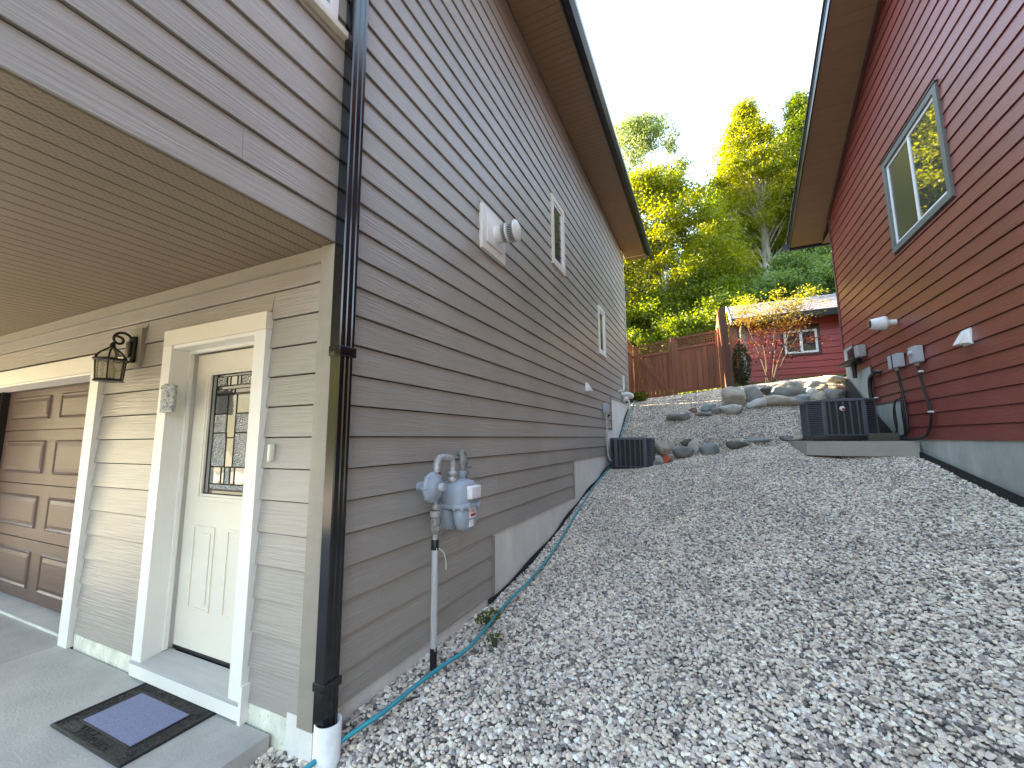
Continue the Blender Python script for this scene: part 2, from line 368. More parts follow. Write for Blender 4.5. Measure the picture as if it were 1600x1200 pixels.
# ------------------------------------------------------------------ ground sheets
def axis_vals(parts):
    out = []
    for a, b, st in parts:
        n = max(1, int(round((b-a)/st))); out += [a+(b-a)*i/n for i in range(n)]
    out.append(parts[-1][1]); return np.array(out)
def grid(name, xs, ys, zf, m, noise_amp=0.):
    X, Y = np.meshgrid(xs, ys, indexing='ij'); Z = zf(X, Y)
    if noise_amp:
        Z = Z+np.array([[noise.noise(Vector((x*1.3, y*1.3, 3)))+.5*noise.noise(Vector((x*4, y*4, 9))) for y in ys] for x in xs])*noise_amp
    nx, ny = len(xs), len(ys)
    me = bpy.data.meshes.new(name); o = bpy.data.objects.new(name, me); COL.objects.link(o)
    vs = np.stack([X, Y, Z], -1).reshape(-1, 3)
    i, j = np.meshgrid(np.arange(nx-1), np.arange(ny-1), indexing='ij'); i = i.ravel(); j = j.ravel()
    fs = np.stack([i*ny+j, (i+1)*ny+j, (i+1)*ny+j+1, i*ny+j+1], -1)
    me.from_pydata(vs.tolist(), [], fs.tolist()); me.polygons.foreach_set('use_smooth', [True]*len(fs)); me.materials.append(M[m]); return o
mat('ground_mix', (.085, .075, .035), .95, .4, (.35,.35,.35), 8, bump=.5, bscale=(6,6,6), coord='Generated' if False else 'Object')
struct(grid('ground', axis_vals([(-260,-20,12),(-20,-1,1),(-1,-.08,.23),(-.08,-.02,.03),(-.02,4.6,.33),(4.6,12,.8),(12,40,2),(40,260,12)]),
            axis_vals([(-320,-60,14),(-60,-6,3),(-6,0,.5),(0,13,.25),(13,60,2),(60,260,12)]), terrain, 'ground_mix'))
# gravel bed with its stones
gx = axis_vals([(-.30,0,.05),(0,4.6,.08)]); gy = axis_vals([(-3,0.,.08),(0,10.95,.08)])
def gz(X, Y):
    z = g(X, Y)
    # flat shelves under the two machines, dip to the foundations
    z = np.where((X < -.001) & (Y > .012), -.3, z)
    return z-.016
gr = grid('gravel', gx, gy, gz, 'earth', .016); tag(gr, 'pale grey river gravel covering the sloping side yard between the two houses', 'gravel', kind='stuff')
def pebble_mat():
    m = bpy.data.materials.new('pebble'); m.use_nodes = True; t = m.node_tree; b = t.nodes['Principled BSDF']
    at = nn(t, 'ShaderNodeAttribute'); at.attribute_type = 'INSTANCER'; at.attribute_name = 'tint'
    cr = nn(t, 'ShaderNodeValToRGB'); e = cr.color_ramp.elements
    e[0].color = (0.143,0.128,0.119,1); e[1].color = (0.900,0.900,0.842,1); cr.color_ramp.interpolation = 'LINEAR'
    for p, c in ((.12,(0.286,0.257,0.238)),(.25,(0.572,0.448,0.356)),(.38,(0.486,0.448,0.410)),(.5,(0.686,0.603,0.497)),(.62,(0.829,0.667,0.540)),(.75,(0.658,0.616,0.572)),(.88,(0.900,0.808,0.626))):
        k = e.new(p); k.color = (*c, 1)
    t.links.new(at.outputs['Fac'], cr.inputs[0])
    tc = nn(t, 'ShaderNodeTexCoord'); n = nn(t, 'ShaderNodeTexNoise'); n.inputs['Scale'].default_value = 2.5; n.inputs['Detail'].default_value = 5; t.links.new(tc.outputs['Object'], n.inputs[0])
    mr = nn(t, 'ShaderNodeMapRange'); mr.inputs[1].default_value = .3; mr.inputs[2].default_value = .7; mr.inputs[3].default_value = .78; mr.inputs[4].default_value = 1.2; t.links.new(n.outputs[0], mr.inputs[0])
    hv = nn(t, 'ShaderNodeHueSaturation'); t.links.new(mr.outputs[0], hv.inputs['Value']); t.links.new(cr.outputs[0], hv.inputs['Color'])
    geo = nn(t, 'ShaderNodeNewGeometry'); n3 = nn(t, 'ShaderNodeTexNoise'); n3.inputs['Scale'].default_value = 1.7; n3.inputs['Detail'].default_value = 6; t.links.new(geo.outputs['Position'], n3.inputs[0])
    m3 = nn(t, 'ShaderNodeMapRange'); m3.inputs[1].default_value = .32; m3.inputs[2].default_value = .68; m3.inputs[3].default_value = .85; m3.inputs[4].default_value = 1.1; t.links.new(n3.outputs[0], m3.inputs[0])
    hv2 = nn(t, 'ShaderNodeHueSaturation'); t.links.new(m3.outputs[0], hv2.inputs['Value']); t.links.new(hv.outputs[0], hv2.inputs['Color'])
    t.links.new(hv2.outputs[0], b.inputs['Base Color']); b.inputs['Roughness'].default_value = .62; M['pebble'] = m
pebble_mat()
def gravel_nodes(o):
    ng = bpy.data.node_groups.new('gravel_scatter', 'GeometryNodeTree')
    ng.interface.new_socket('Geometry', in_out='INPUT', socket_type='NodeSocketGeometry'); ng.interface.new_socket('Geometry', in_out='OUTPUT', socket_type='NodeSocketGeometry')
    N = ng.nodes; L = ng.links; gi = N.new('NodeGroupInput'); go = N.new('NodeGroupOutput')
    dp = N.new('GeometryNodeDistributePointsOnFaces'); dp.distribute_method = 'POISSON'; dp.inputs['Distance Min'].default_value = .0142; dp.inputs['Density Max'].default_value = 15000; dp.inputs['Seed'].default_value = 3
    L.new(gi.outputs[0], dp.inputs['Mesh'])
    j = N.new('GeometryNodeJoinGeometry'); iv = []
    for k in range(5):
        ic = N.new('GeometryNodeMeshIcoSphere'); ic.inputs['Radius'].default_value = 1; ic.inputs['Subdivisions'].default_value = 2
        sp = N.new('GeometryNodeSetPosition'); nz = N.new('ShaderNodeTexNoise'); nz.noise_dimensions = '4D'; nz.inputs['W'].default_value = k*7.3; nz.inputs['Scale'].default_value = .85; nz.inputs['Detail'].default_value = 1
        pos = N.new('GeometryNodeInputPosition'); L.new(pos.outputs[0], nz.inputs['Vector'])
        sb = N.new('ShaderNodeVectorMath'); sb.operation = 'SUBTRACT'; sb.inputs[1].default_value = (.5,.5,.5); L.new(nz.outputs['Color'], sb.inputs[0])
        sc = N.new('ShaderNodeVectorMath'); sc.operation = 'SCALE'; sc.inputs['Scale'].default_value = 1.7; L.new(sb.outputs[0], sc.inputs[0]); L.new(sc.outputs[0], sp.inputs['Offset']); L.new(ic.outputs[0], sp.inputs['Geometry'])
        tr = N.new('GeometryNodeTransform'); tr.inputs['Scale'].default_value = (1.15, .92-.06*(k%3), .60+.1*(k%2)); L.new(sp.outputs[0], tr.inputs[0])
        ss = N.new('GeometryNodeSetShadeSmooth'); L.new(tr.outputs[0], ss.inputs[0]); ss.inputs['Shade Smooth'].default_value = (k % 2 == 0)
        sm = N.new('GeometryNodeSetMaterial'); sm.inputs['Material'].default_value = M['pebble']; L.new(ss.outputs[0], sm.inputs[0])
        gi2 = N.new('GeometryNodeGeometryToInstance'); L.new(sm.outputs[0], gi2.inputs[0]); L.new(gi2.outputs[0], j.inputs[0])
    ip = N.new('GeometryNodeInstanceOnPoints'); L.new(dp.outputs['Points'], ip.inputs['Points']); L.new(j.outputs[0], ip.inputs['Instance']); ip.inputs['Pick Instance'].default_value = True
    rv = N.new('FunctionNodeRandomValue'); rv.data_type = 'FLOAT_VECTOR'; rv.inputs[0].default_value = (-.5,-.5,0); rv.inputs[1].default_value = (.5,.5,6.28); L.new(rv.outputs[0], ip.inputs['Rotation'])
    rs = N.new('FunctionNodeRandomValue'); rs.data_type = 'FLOAT'; rs.inputs[2].default_value = .0068; rs.inputs[3].default_value = .0160; rs.inputs['Seed'].default_value = 5; L.new(rs.outputs[1], ip.inputs['Scale'])
    rc = N.new('FunctionNodeRandomValue'); rc.data_type = 'FLOAT'; rc.inputs['Seed'].default_value = 11
    st = N.new('GeometryNodeStoreNamedAttribute'); st.data_type = 'FLOAT'; st.domain = 'INSTANCE'; st.inputs['Name'].default_value = 'tint'; L.new(ip.outputs[0], st.inputs[0]); L.new(rc.outputs[1], st.inputs['Value'])
    # jitter height
    ti = N.new('GeometryNodeTranslateInstances'); rj = N.new('FunctionNodeRandomValue'); rj.data_type = 'FLOAT_VECTOR'; rj.inputs[0].default_value = (-.003,-.003,-.002); rj.inputs[1].default_value = (.003,.003,.014); L.new(rj.outputs[0], ti.inputs['Translation']); ti.inputs['Local Space'].default_value = False
    L.new(st.outputs[0], ti.inputs[0])
    jo = N.new('GeometryNodeJoinGeometry'); L.new(gi.outputs[0], jo.inputs[0]); L.new(ti.outputs[0], jo.inputs[0]); L.new(jo.outputs[0], go.inputs[0])
    md = o.modifiers.new('stones', 'NODES'); md.node_group = ng
gravel_nodes(gr)
# concrete slabs in front of the door and garage
sl = B()
struct(B().box(-2.645,-.30,-8,-.012,-.16,0,.006).build('entry_slab', 'slab_concrete'))
struct(B().box(-9,-2.655,-8,.035,-.16,-.002,.006).build('driveway_slab', 'slab_concrete'))
gs = B()
for k in range(2): gs.box(-5.4+k*1.40, -4.006+k*1.40-.0, .045, .42, -.14, .012, .005)
struct(gs.build('garage_threshold_slab', 'slab_concrete'))
struct(B().box(-20,14,-15.9,-8.02,-.40,-.05).build('bounce_apron', 'bounce_paving'))  # unseen slab added to bounce warm sunlight onto the entry wall
struct(B().box(-5.6,-2.5,.035,.045,-.14,.016).build('driveway_edge_strip', 'dirty_white'))
# ------------------------------------------------------------------ GREY HOUSE
GH = thing('gray_house', 'grey-brown lap-sided two-storey house with white front door, filling the left of the picture', 'house', (-5, 5, 0))
def gp(b, name, m, **k): return b.build(name, m, GH, **k)
b = B()
b.box(-12,-.022, .45, 9.86, -.2, 6.68)                                   # core
b.box(-12,-5.25,.022,.45,-.2,2.6).box(-2.66,-1.545,.022,.45,-.2,2.6).box(-.60,-.022,.022,.45,-.2,2.6).box(-5.25,-2.66,.022,.45,2.07,2.6).box(-1.545,-.60,.022,.45,2.17,2.6)
b.box(-12,-.022,-2.4,.45,2.64,6.68)
gp(b, 'wall', 'house_wrap')
FZ = [(0,1.92,.10),(1.92,4.53,.61),(4.53,6.84,1.155),(6.84,7.46,1.665),(7.46,9.20,2.345),(9.20,9.87,2.60)]
cutsG = [(3.735,4.32,3.965,5.03),(6.50,7.08,3.165,4.175),(1.643,2.142,3.29,3.745)]
for (y0,y1,zb) in FZ:
    pass
def zbot(y):
    for a,b_,z in FZ:
        if y < b_: return z
    return 2.6
cuts = list(cutsG)+[(a,b_,-1,z) for a,b_,z in FZ]
side_rows(GH, 'gray_siding', 0, 1, .10, 9.79, .10, 6.66, cuts=cuts, seed=4)
side_rows(GH, 'gray_siding', 0, 1, -2.4, -.005, 2.60, 6.66, cuts=[(-1.62,-.075,3.915,5.4)], seed=9)
dcuts = [(-1.628,-.53,-1,2.272),(-5.25,-2.515,-1,2.195),(-2.13,-1.955,2.05,2.34)]
front_rows(GH, 'gray_siding', 0, -12, -.106, .075, 2.515, cuts=dcuts)
# foundations
fb = B()
for i,(y0,y1,z) in enumerate(FZ): fb.box(-.2,-.014,y0+(.001 if i else 0),y1,-.4,z+.02)
gp(fb, 'foundation', 'foundation')
gp(B().box(-.50,-.0125,.004,.02,-.3,.09).box(-2.5,-1.63,.004,.02,-.3,.09).box(-1.63,-.5,.003,.019,-.3,.06), 'front_foundation', 'painted_foundation')
for y,z in ((1.92,.10),(4.53,.61),(7.46,1.665)):
    zz = {1.92:.61,4.53:1.155,7.46:2.345}[y]
    gp(B().box(-.02,.008,y-.035,y,z,zz), 'step_trim', 'gray_trim')
gp(B().box(-.02,.008,9.79,9.875,2.6,6.66), 'rear_corner_trim', 'tan_trim')
gp(B().box(-.104,.006,-.020,.100,.085,2.598,.002), 'corner_trim', 'gray_trim')
gp(B().box(-.02,.008,-.003,.100,2.604,6.66), 'upper_corner_trim', 'tan_trim')
gp(B().box(-12,-.106,-.012,.02,2.515,2.597), 'frieze_board', 'gray_trim')
gp(B().box(-2.13,-1.955,-.024,.02,2.045,2.345,.003), 'lamp_mount_block', 'gray_trim')
# entry soffit panels run along Y
x = -.012; i = 0
while x > -7.2:
    x0 = x-.3048; p = B(); hw = .3048/3
    for k in range(3):
        a = x0+k*hw; p.add([(a+.004,-2.39,2.600),(a+hw-.006,-2.39,2.600),(a+hw-.006,.0,2.600),(a+.004,.0,2.600)],[(0,1,2,3)])
        p.add([(a+hw-.006,-2.39,2.6),(a+hw-.001,-2.39,2.609),(a+hw-.001,0,2.609),(a+hw-.006,0,2.6)],[(0,1,2,3)])
        p.add([(a-.001,-2.39,2.609),(a+.004,-2.39,2.6),(a+.004,0,2.6),(a-.001,0,2.609)],[(0,1,2,3)])
    p.box(x0+.001,x-.003,-2.39,0,2.611,2.618)
    p.v = [(v[0]-x0, v[1], v[2]) for v in p.v]
    o = p.build('soffit_panel', 'soffit_tan', GH, loc=(x0,0,0)); x = x0; i += 1
gp(B().box(-7.5,-.01,-2.4,-.0,2.622,2.638), 'soffit_backing', 'house_wrap')
# eave soffit panels (run across X), level
y = -2.6
while y < 10.25:
    p = B(); hw = .3048/3
    for k in range(3):
        a = k*hw; x0, x1 = .001, .565
        p.add([(x0,a+.004,0),(x1,a+.004,0),(x1,a+hw-.005,0),(x0,a+hw-.005,0)],[(0,1,2,3)])
        p.add([(x0,a+hw-.005,0),(x1,a+hw-.005,0),(x1,a+hw-.001,.008),(x0,a+hw-.001,.008)],[(0,1,2,3)])
        p.add([(x0,a-.001,.008),(x1,a-.001,.008),(x1,a+.004,0),(x0,a+.004,0)],[(0,1,2,3)])
    p.box(.001,.565,.001,.303,.010,.016)
    p.build('soffit_panel', 'soffit_brown', GH, loc=(0,y,6.675)); y += .3048
yE = 10.2
gp(B().box(.003,.022,-2.6,9.87,6.655,6.674), 'soffit_channel', 'soffit_brown')
gp(B().box(.566,.584,-2.7,yE+.05,6.66,6.86), 'fascia', 'fascia_black')
gp(B().prism([(.586,6.70),(.66,6.70),(.705,6.78),(.705,6.84),(.69,6.845),(.69,6.80),(.65,6.715),(.60,6.715),(.60,6.845),(.586,6.845)],'y',-2.7,yE+.25), 'gutter', 'fascia_black')
gp(B().box(-.3,.566,yE+.02,yE+.04,6.66,6.86), 'end_fascia', 'cream_paint')
gp(B().prism([(.70,6.865),(.70,6.885),(-5.8,11.9),(-5.8,11.86)],'y',-2.75,yE+.3).prism([(-12.2,6.8),(-12.2,6.83),(-5.8,11.9),(-5.8,11.86)],'y',-2.75,yE+.3), 'roof', 'roof_shingle')  # unseen from the camera; ridge raised to keep low sun off the red wall
gp(B().prism([(.50,6.70),(-5.8,11.8),(-11.8,6.7)],'y',-2.5,9.8), 'gable', 'gray_siding')  # unseen attic block, raised with the roof to block the sun
# side windows
def side_window(parent, X, y0, y1, z0, z1, f, fr, fm, gm, face=1, mull=None, gdepth=.012, muntin=False):
    s = face
    w_ = B(); a, c = sorted((X+s*.016, X-s*.05))
    w_.box(a,c,y0,y1,z0,z0+f).box(a,c,y0,y1,z1-f,z1).box(a,c,y0,y0+f,z0+f,z1-f).box(a,c,y1-f,y1,z0+f,z1-f)
    W = w_.build('window', fm, parent)
    q = B(); g2 = fr; a, c = sorted((X+s*.004, X-s*.05)); Y0,Y1,Z0,Z1 = y0+f+.001,y1-f-.001,z0+f+.001,z1-f-.001
    q.box(a,c,Y0,Y1,Z0,Z0+g2).box(a,c,Y0,Y1,Z1-g2,Z1).box(a,c,Y0,Y0+g2,Z0+g2,Z1-g2).box(a,c,Y1-g2,Y1,Z0+g2,Z1-g2)
    if mull: q.box(a,c,mull-.022,mull+.022,Z0+g2,Z1-g2)
    q.build('frame', 'vinyl_white', W)
    a, c = sorted((X-s*gdepth, X-s*(gdepth+.006)))
    if mull:
        B().box(a,c,Y0+g2,mull-.022,Z0+g2,Z1-g2).build('pane', gm, W); B().box(a,c,mull+.022,Y1-g2,Z0+g2,Z1-g2).build('pane', gm, W)
    else: B().box(a,c,Y0+g2,Y1-g2,Z0+g2,Z1-g2).build('pane', gm, W)
    return W
W1 = side_window(GH, 0, 3.737,4.318,3.967,5.028,.075,.04,'cream_paint','glass_dark')
W2 = side_window(GH, 0, 6.502,7.078,3.167,4.173,.075,.04,'white_paint','glass_dark')
# came pattern of the small windows
for (W,y0,y1,z0,z1) in ((W1,3.85,4.20,4.08,4.91),):
    c = B()
    for k in range(1,6): zz = z0+(z1-z0)*k/6; c.box(-.0119,-.008,y0,y1,zz-.006,zz+.006)
    for k in (1,2): yy = y0+(y1-y0)*k/3; c.box(-.0119,-.0075,yy-.006,yy+.006,z0,z1)
    c.build('came', 'came', W)
# upper front window on the overhang
UW = B().box(-.04,.006,-1.61,-.085,3.93,4.0).box(-.04,.006,-1.61,-1.56,4.0,5.4).box(-.04,.006,-.135,-.085,4.0,5.4).box(-.04,.006,-1.61,-.085,5.35,5.4).build('window','vinyl_white',GH)
clear_glass('window_glass',(.9,.95,.95)); B().box(-.009,-.006,-1.56,-.135,4.0,5.35).build('pane','window_glass',UW)
for k in range(26): B().box(-.0215,-.018+.004*(k%2),-1.56+k*.055,-1.56+k*.055+.05,4.0,5.35).build('curtain_fold','curtain',UW)
B().box(-.02,.035,-1.66,.012,3.875,3.918,.004).build('sill','cream_paint',UW)
# ------------------------------------------------------------------ front door
FD = thing('front_door', 'white entry door with leaded glass set in a white cased frame', 'door', (-1.08,.1,.1))
def dpart(b, n, m, par=None): return b.build(n, m, par or FD)
dpart(B().box(-1.628,-1.523,-.030,.02,.10,2.162).box(-.632,-.530,-.030,.02,.10,2.162), 'side_casing', 'white_paint')
dpart(B().box(-1.628,-.530,-.032,.02,2.164,2.272), 'head_casing', 'cream_paint')
dpart(B().box(-1.545,-1.524,-.018,.42,.10,2.16).box(-.634,-.612,-.018,.42,.10,2.16), 'side_jamb', 'white_paint')
dpart(B().box(-1.524,-.634,-.018,.42,2.14,2.163), 'head_jamb', 'white_paint')
dpart(B().box(-1.524,-1.506,.085,.11,.13,2.14).box(-.65,-.634,.085,.11,.13,2.14).box(-1.506,-.65,.085,.11,2.12,2.14), 'door_stop', 'white_paint')
dpart(B().box(-1.63,-.528,-.036,.02,.012,.085).box(-.528,-.505,-.04,.02,.0,.19), 'kick_board', 'white_paint')
dpart(B().prism([(-.040,.086),(-.040,.100),(.125,.128),(.125,.086)],'x',-1.63,-.535), 'sill', 'sill_gray')
dpart(B().box(-1.505,-.651,.135,.150,.128,.150), 'sweep', 'plastic_black')
leafd = B()
X0,X1,Z0,Z1 = -1.500,-.655,.152,2.115; gx0,gx1,gz0,gz1 = -1.345,-.810,1.115,1.985
leafd.box(X0,gx0,.135,.18,Z0,Z1).box(gx1,X1,.135,.18,Z0,Z1).box(gx0,gx1,.135,.18,gz1,Z1).box(gx0,gx1,.135,.18,Z0,gz0)
LD = dpart(leafd, 'door_leaf', 'cream_paint')
def ringxz(b, x0,x1,z0,z1,w_,ya,yb):
    b.box(x0,x1,ya,yb,z0,z0+w_).box(x0,x1,ya,yb,z1-w_,z1).box(x0,x0+w_,ya,yb,z0+w_,z1-w_).box(x1-w_,x1,ya,yb,z0+w_,z1-w_); return b
ringxz(ringxz(B(), gx0-.012,gx1+.012,gz0-.012,gz1+.012,.022,.120,.137), gx0+.011,gx1-.011,gz0+.011,gz1-.011,.016,.126,.14).build('glass_moulding','cream_paint',LD)
for px in (-1.375,-1.01):
    ringxz(B(), px,px+.235,.40,.93,.014,.128,.136).build('panel_moulding','cream_paint',LD)
    B().box(px+.045,px+.19,.130,.1345,.445,.885).build('raised_panel','cream_paint',LD)
# leaded glass : separate pieces and cames
GI = B().box(gx0+.002,gx1-.002,.150,.156,gz0+.002,gz1-.002).build('glass_insert','glass_dark',LD)
a0,a1,c0,c1 = gx0+.03,gx1-.03,gz0+.03,gz1-.03; W_ = a1-a0; H_ = c1-c0
def gpc(u0,u1,v0,v1,m): 
    return B().box(a0+u0*W_+.004,a0+u1*W_-.004,.143,.149,c0+v0*H_+.004,c0+v1*H_-.004).build('glass_piece',m,LD)
pieces = [(0,.1,0,1,'glass_smooth'),(.9,1,0,1,'glass_smooth'),(.1,.34,.9,.98,'glass_hammered'),(.66,.9,.9,.98,'glass_hammered'),(.42,.58,.9,.98,'glass_smooth'),
 (.1,.46,.83,.87,'glass_dark'),(.54,.9,.83,.87,'glass_dark'),(.46,.54,.835,.865,'glass_hammered'),
 (.1,.4,.66,.82,'glass_smooth'),(.6,.9,.66,.82,'glass_smooth'),(.4,.6,.46,.82,'glass_smooth'),
 (.1,.4,.5,.66,'glass_hammered'),(.6,.9,.5,.66,'glass_hammered'),(.1,.42,.22,.5,'glass_hammered'),(.6,.9,.22,.5,'glass_hammered'),
 (.42,.6,.22,.46,'glass_smooth'),(.1,.36,.08,.22,'glass_smooth'),(.66,.9,.08,.22,'glass_smooth'),(.36,.44,.08,.22,'glass_dark'),(.44,.56,.08,.22,'glass_hammered'),(.56,.66,.08,.22,'glass_dark'),
 (.1,.9,.035,.08,'glass_hammered'),(.1,.9,.0,.03,'glass_dark'),(.34,.42,.9,.98,'glass_dark'),(.58,.66,.9,.98,'glass_dark')]
cm = B()
for u0,u1,v0,v1,m_ in pieces:
    gpc(u0,u1,v0,v1,m_)
    x0,x1,z0,z1 = a0+u0*W_,a0+u1*W_,c0+v0*H_,c0+v1*H_
    ringxz(cm, x0-.002,x1+.002,z0-.002,z1+.002,.006,.140,.1495)
cm.build('came','came',LD)
# ------------------------------------------------------------------ garage door
GD = thing('garage_door', 'brown sectional garage door with raised panels in white trim', 'garage door', (-3.9,.2,0))
def gdp(b,n,m,par=None): return b.build(n,m,par or GD)
zs = [.03,.575,1.09,1.622,2.075]
for i in range(4):
    z0,z1 = zs[i]+.004, zs[i+1]-.004
    s = B().box(-5.10,-2.67,.205,.245,z0,z1)
    sec = gdp(s,'door_section','garage_brown')
    for xc in (-4.477,-3.33):
        pass
    for (xa,xb) in ((-4.98,-4.06),(-3.83,-2.92)):
        za, zb = z0+.10, z1-.10
        # raised panel: sunken bevel then raised field
        q = B()
        o1 = (xa,xb,za,zb); i1 = (xa+.028,xb-.028,za+.028,zb-.028); i2 = (xa+.06,xb-.06,za+.06,zb-.06)
        def ring(r1,y1_,r2,y2_):
            A = [(r1[0],y1_,r1[2]),(r1[1],y1_,r1[2]),(r1[1],y1_,r1[3]),(r1[0],y1_,r1[3])]; C_ = [(r2[0],y2_,r2[2]),(r2[1],y2_,r2[2]),(r2[1],y2_,r2[3]),(r2[0],y2_,r2[3])]
            q.add(A+C_,[(k,(k+1)%4,(k+1)%4+4,k+4) for k in range(4)])
        m1 = (xa+.012,xb-.012,za+.012,zb-.012)
        ring(o1,.2045,m1,.193); ring(m1,.193,i1,.203); ring(i1,.203,i2,.194)
        q.add([(i2[0],.194,i2[2]),(i2[1],.194,i2[2]),(i2[1],.194,i2[3]),(i2[0],.194,i2[3])],[(0,1,2,3)])
        q.build('raised_panel','garage_brown',sec,fixn=False)
gdp(B().box(-2.655,-2.515,-.030,.02,.0,2.058).box(-2.663,-2.656,-.02,.20,0,2.06), 'side_casing','white_paint')
gdp(B().box(-5.4,-2.515,-.032,.02,2.060,2.195), 'head_casing','cream_paint')
gdp(B().box(-5.25,-2.66,-.01,.40,2.045,2.069), 'head_jamb','white_paint')
gdp(B().box(-5.16,-5.115,.15,.24,.0,2.08).box(-5.1,-2.67,.18,.20,2.035,2.05).box(-5.1,-2.67,.25,.26,0,2.08), 'weather_seal','plastic_black')
# ------------------------------------------------------------------ downspout and drain pipe
DS = thing('downspout', 'glossy black rectangular downspout on the grey house corner', 'downspout', (.05,.03,.1))
def ribbed(z0,z1,w0,w1,y0,y1):
    n = 5; pts = [(w0,y0),(w0,y1)]
    for k in range(n+1):
        pass
    # X out from wall; outer face with two shallow flutes
    pts = [(w0,y0),(w1-.006,y0),(w1,y0+.006)]
    for c_ in (y0+.033,y1-.033): pts += [(w1,c_-.010),(w1-.005,c_-.005),(w1-.005,c_+.005),(w1,c_+.010)]
    pts += [(w1,y1-.006),(w1-.006,y1),(w0,y1)]
    return B().prism(pts,'z',z0,z1)
ribbed(1.975,6.72,.010,.084,-.030,.075).build('upper_pipe','black_metal',DS)
ribbed(.10,1.978,.014,.080,-.026,.071).build('lower_pipe','black_metal',DS)
B().box(.008,.092,-.036,.081,1.945,2.00,.004).build('joint_band','black_metal',DS)
B().box(.006,.088,-.032,.077,.28,.32,.003).build('joint_band','black_metal',DS)
dpipe = B(); prof = [(.063,-.18),(.063,.135),(.056,.135),(.056,-.1)]
dpipe.lathe(prof,(.065,.022,0),28)
tag(shift(dpipe.build('drain_pipe','pvc_white'),(.065,.022,-.03)), 'short white plastic drain pipe standing in gravel under the black downspout','drain pipe')
# ------------------------------------------------------------------ wall lantern
LN = thing('wall_lantern','black carriage wall lantern with scroll arm between garage and front door','wall lamp',(-2.04,-.02,2.18))
lx, ly = -2.04,-.150
B().lathe([(.018,-.027),(.05,-.030),(.058,-.042),(.045,-.055),(.02,-.062)],(lx,0,0),20,'y').v
bp = B(); 
for sgn,zc in ((1,0),(1,0)): pass
bp.box(lx-.045,lx+.045,-.05,-.024,2.08,2.28,.02); bp.box(lx-.028,lx+.028,-.066,-.048,2.12,2.24,.008)
bp.build('back_plate','iron_black',LN)
arm = []
for k in range(25):
    t = k/24; 
    if t < .45:
        a = PI*(t/.45); arm.append((lx, -.098+.052*math.cos(a)-.0, 2.225+.02+.05*math.sin(a)+.0))
    else:
        a = (t-.45)/.55*PI*1.55; r = .052-.034*(t-.45)/.55; arm.append((lx, -.098-.052+.052-r*0-.052+ (r*1.0)*(1-math.cos(a))*.9, 2.245-.045*math.sin(a)*(r/.052)))
B().tube([(lx,-.055,2.16),(lx,-.05,2.20)]+arm,.0095,8).build('scroll_arm','iron_black',LN)
B().tube([(lx,ly,2.215),(lx,ly,2.20),(lx,ly,2.17)],[.006,.016,.02],12).build('finial','iron_black',LN)
cg = B(); nS = 6
def hexp(r,z,off=PI/6): return [(lx+r*math.cos(off+2*PI*k/nS), ly+r*math.sin(off+2*PI*k/nS), z) for k in range(nS)]
rib = B()
rz_ = [(.092,2.085),(.084,2.108),(.066,2.132),(.042,2.152),(.018,2.172)]
dome = B(); vs = []
for r,z in rz_: vs += hexp(r-.003,z-.002)
dome.add(vs,[(i*nS+k,i*nS+(k+1)%nS,(i+1)*nS+(k+1)%nS,(i+1)*nS+k) for i in range(4) for k in range(nS)]); dome.build('roof_glass','lantern_glass',LN)
for k in range(nS): rib.tube([hexp(r,z)[k] for r,z in rz_],.006,6)
t_ = hexp(.096,2.082); rib.tube(t_+[t_[0],t_[1]],.010,6)
rb_ = hexp(.078,1.937); rt_ = hexp(.088,2.078)
for k in range(nS): rib.tube([rt_[k],rb_[k]],.0055,6)
rib.build('cage','iron_black',LN)
bs = B(); bs.add(hexp(.094,1.926)+hexp(.080,1.944),[tuple(range(5,-1,-1)),(6,7,8,9,10,11)]+[(k,(k+1)%6,(k+1)%6+6,k+6) for k in range(6)]); bs.build('base','iron_black',LN)
for k in range(nS):
    k2 = (k+1)%nS; p = B(); c_ = Vector((lx,ly,0))
    A_ = [Vector(rt_[k]),Vector(rt_[k2]),Vector(rb_[k2]),Vector(rb_[k])]
    p.add(A_+[v+(Vector((lx,ly,v.z))-v)*.03 for v in A_],[(0,1,2,3),(7,6,5,4),(0,4,5,1),(1,5,6,2),(2,6,7,3),(3,7,4,0)]); p.build('glass_pane','lantern_glass',LN)
B().lathe([(.030,1.945),(.030,2.02),(.024,2.04),(.012,2.065),(.004,2.075)],(lx,ly,0),14).build('bulb','bulb_white',LN)
# plaque, doorbell
PL = B().box(-1.545,-1.395,-.056,-.033,1.69,1.875,.006)
for k in range(6): PL.lathe([(.012,-.062),(.02,-.055)],(-1.53+k*.024,0,1.862+.008*math.sin(k*1.3)),10,'y')
for (u,v,r) in ((-1.47,1.82,.018),(-1.455,1.79,.02),(-1.485,1.765,.02),(-1.46,1.74,.022),(-1.49,1.725,.016),(-1.41,1.72,.014),(-1.41,1.84,.014)): PL.lathe([(.004,-.066),(r*.8,-.062),(r,-.056)],(u,0,v),10,'y')
tag(shift(PL.build('wall_plaque','stone_plaque'),(-1.47,-.045,1.69)),'small carved grey plaque on the left casing of the front door','plaque')
tag(shift(B().box(-.452,-.428,-.026,.008,1.375,1.475,.008).build('doorbell','cream_paint'),(-.44,0,1.375)),'small cream doorbell button on the siding right of the door','doorbell')
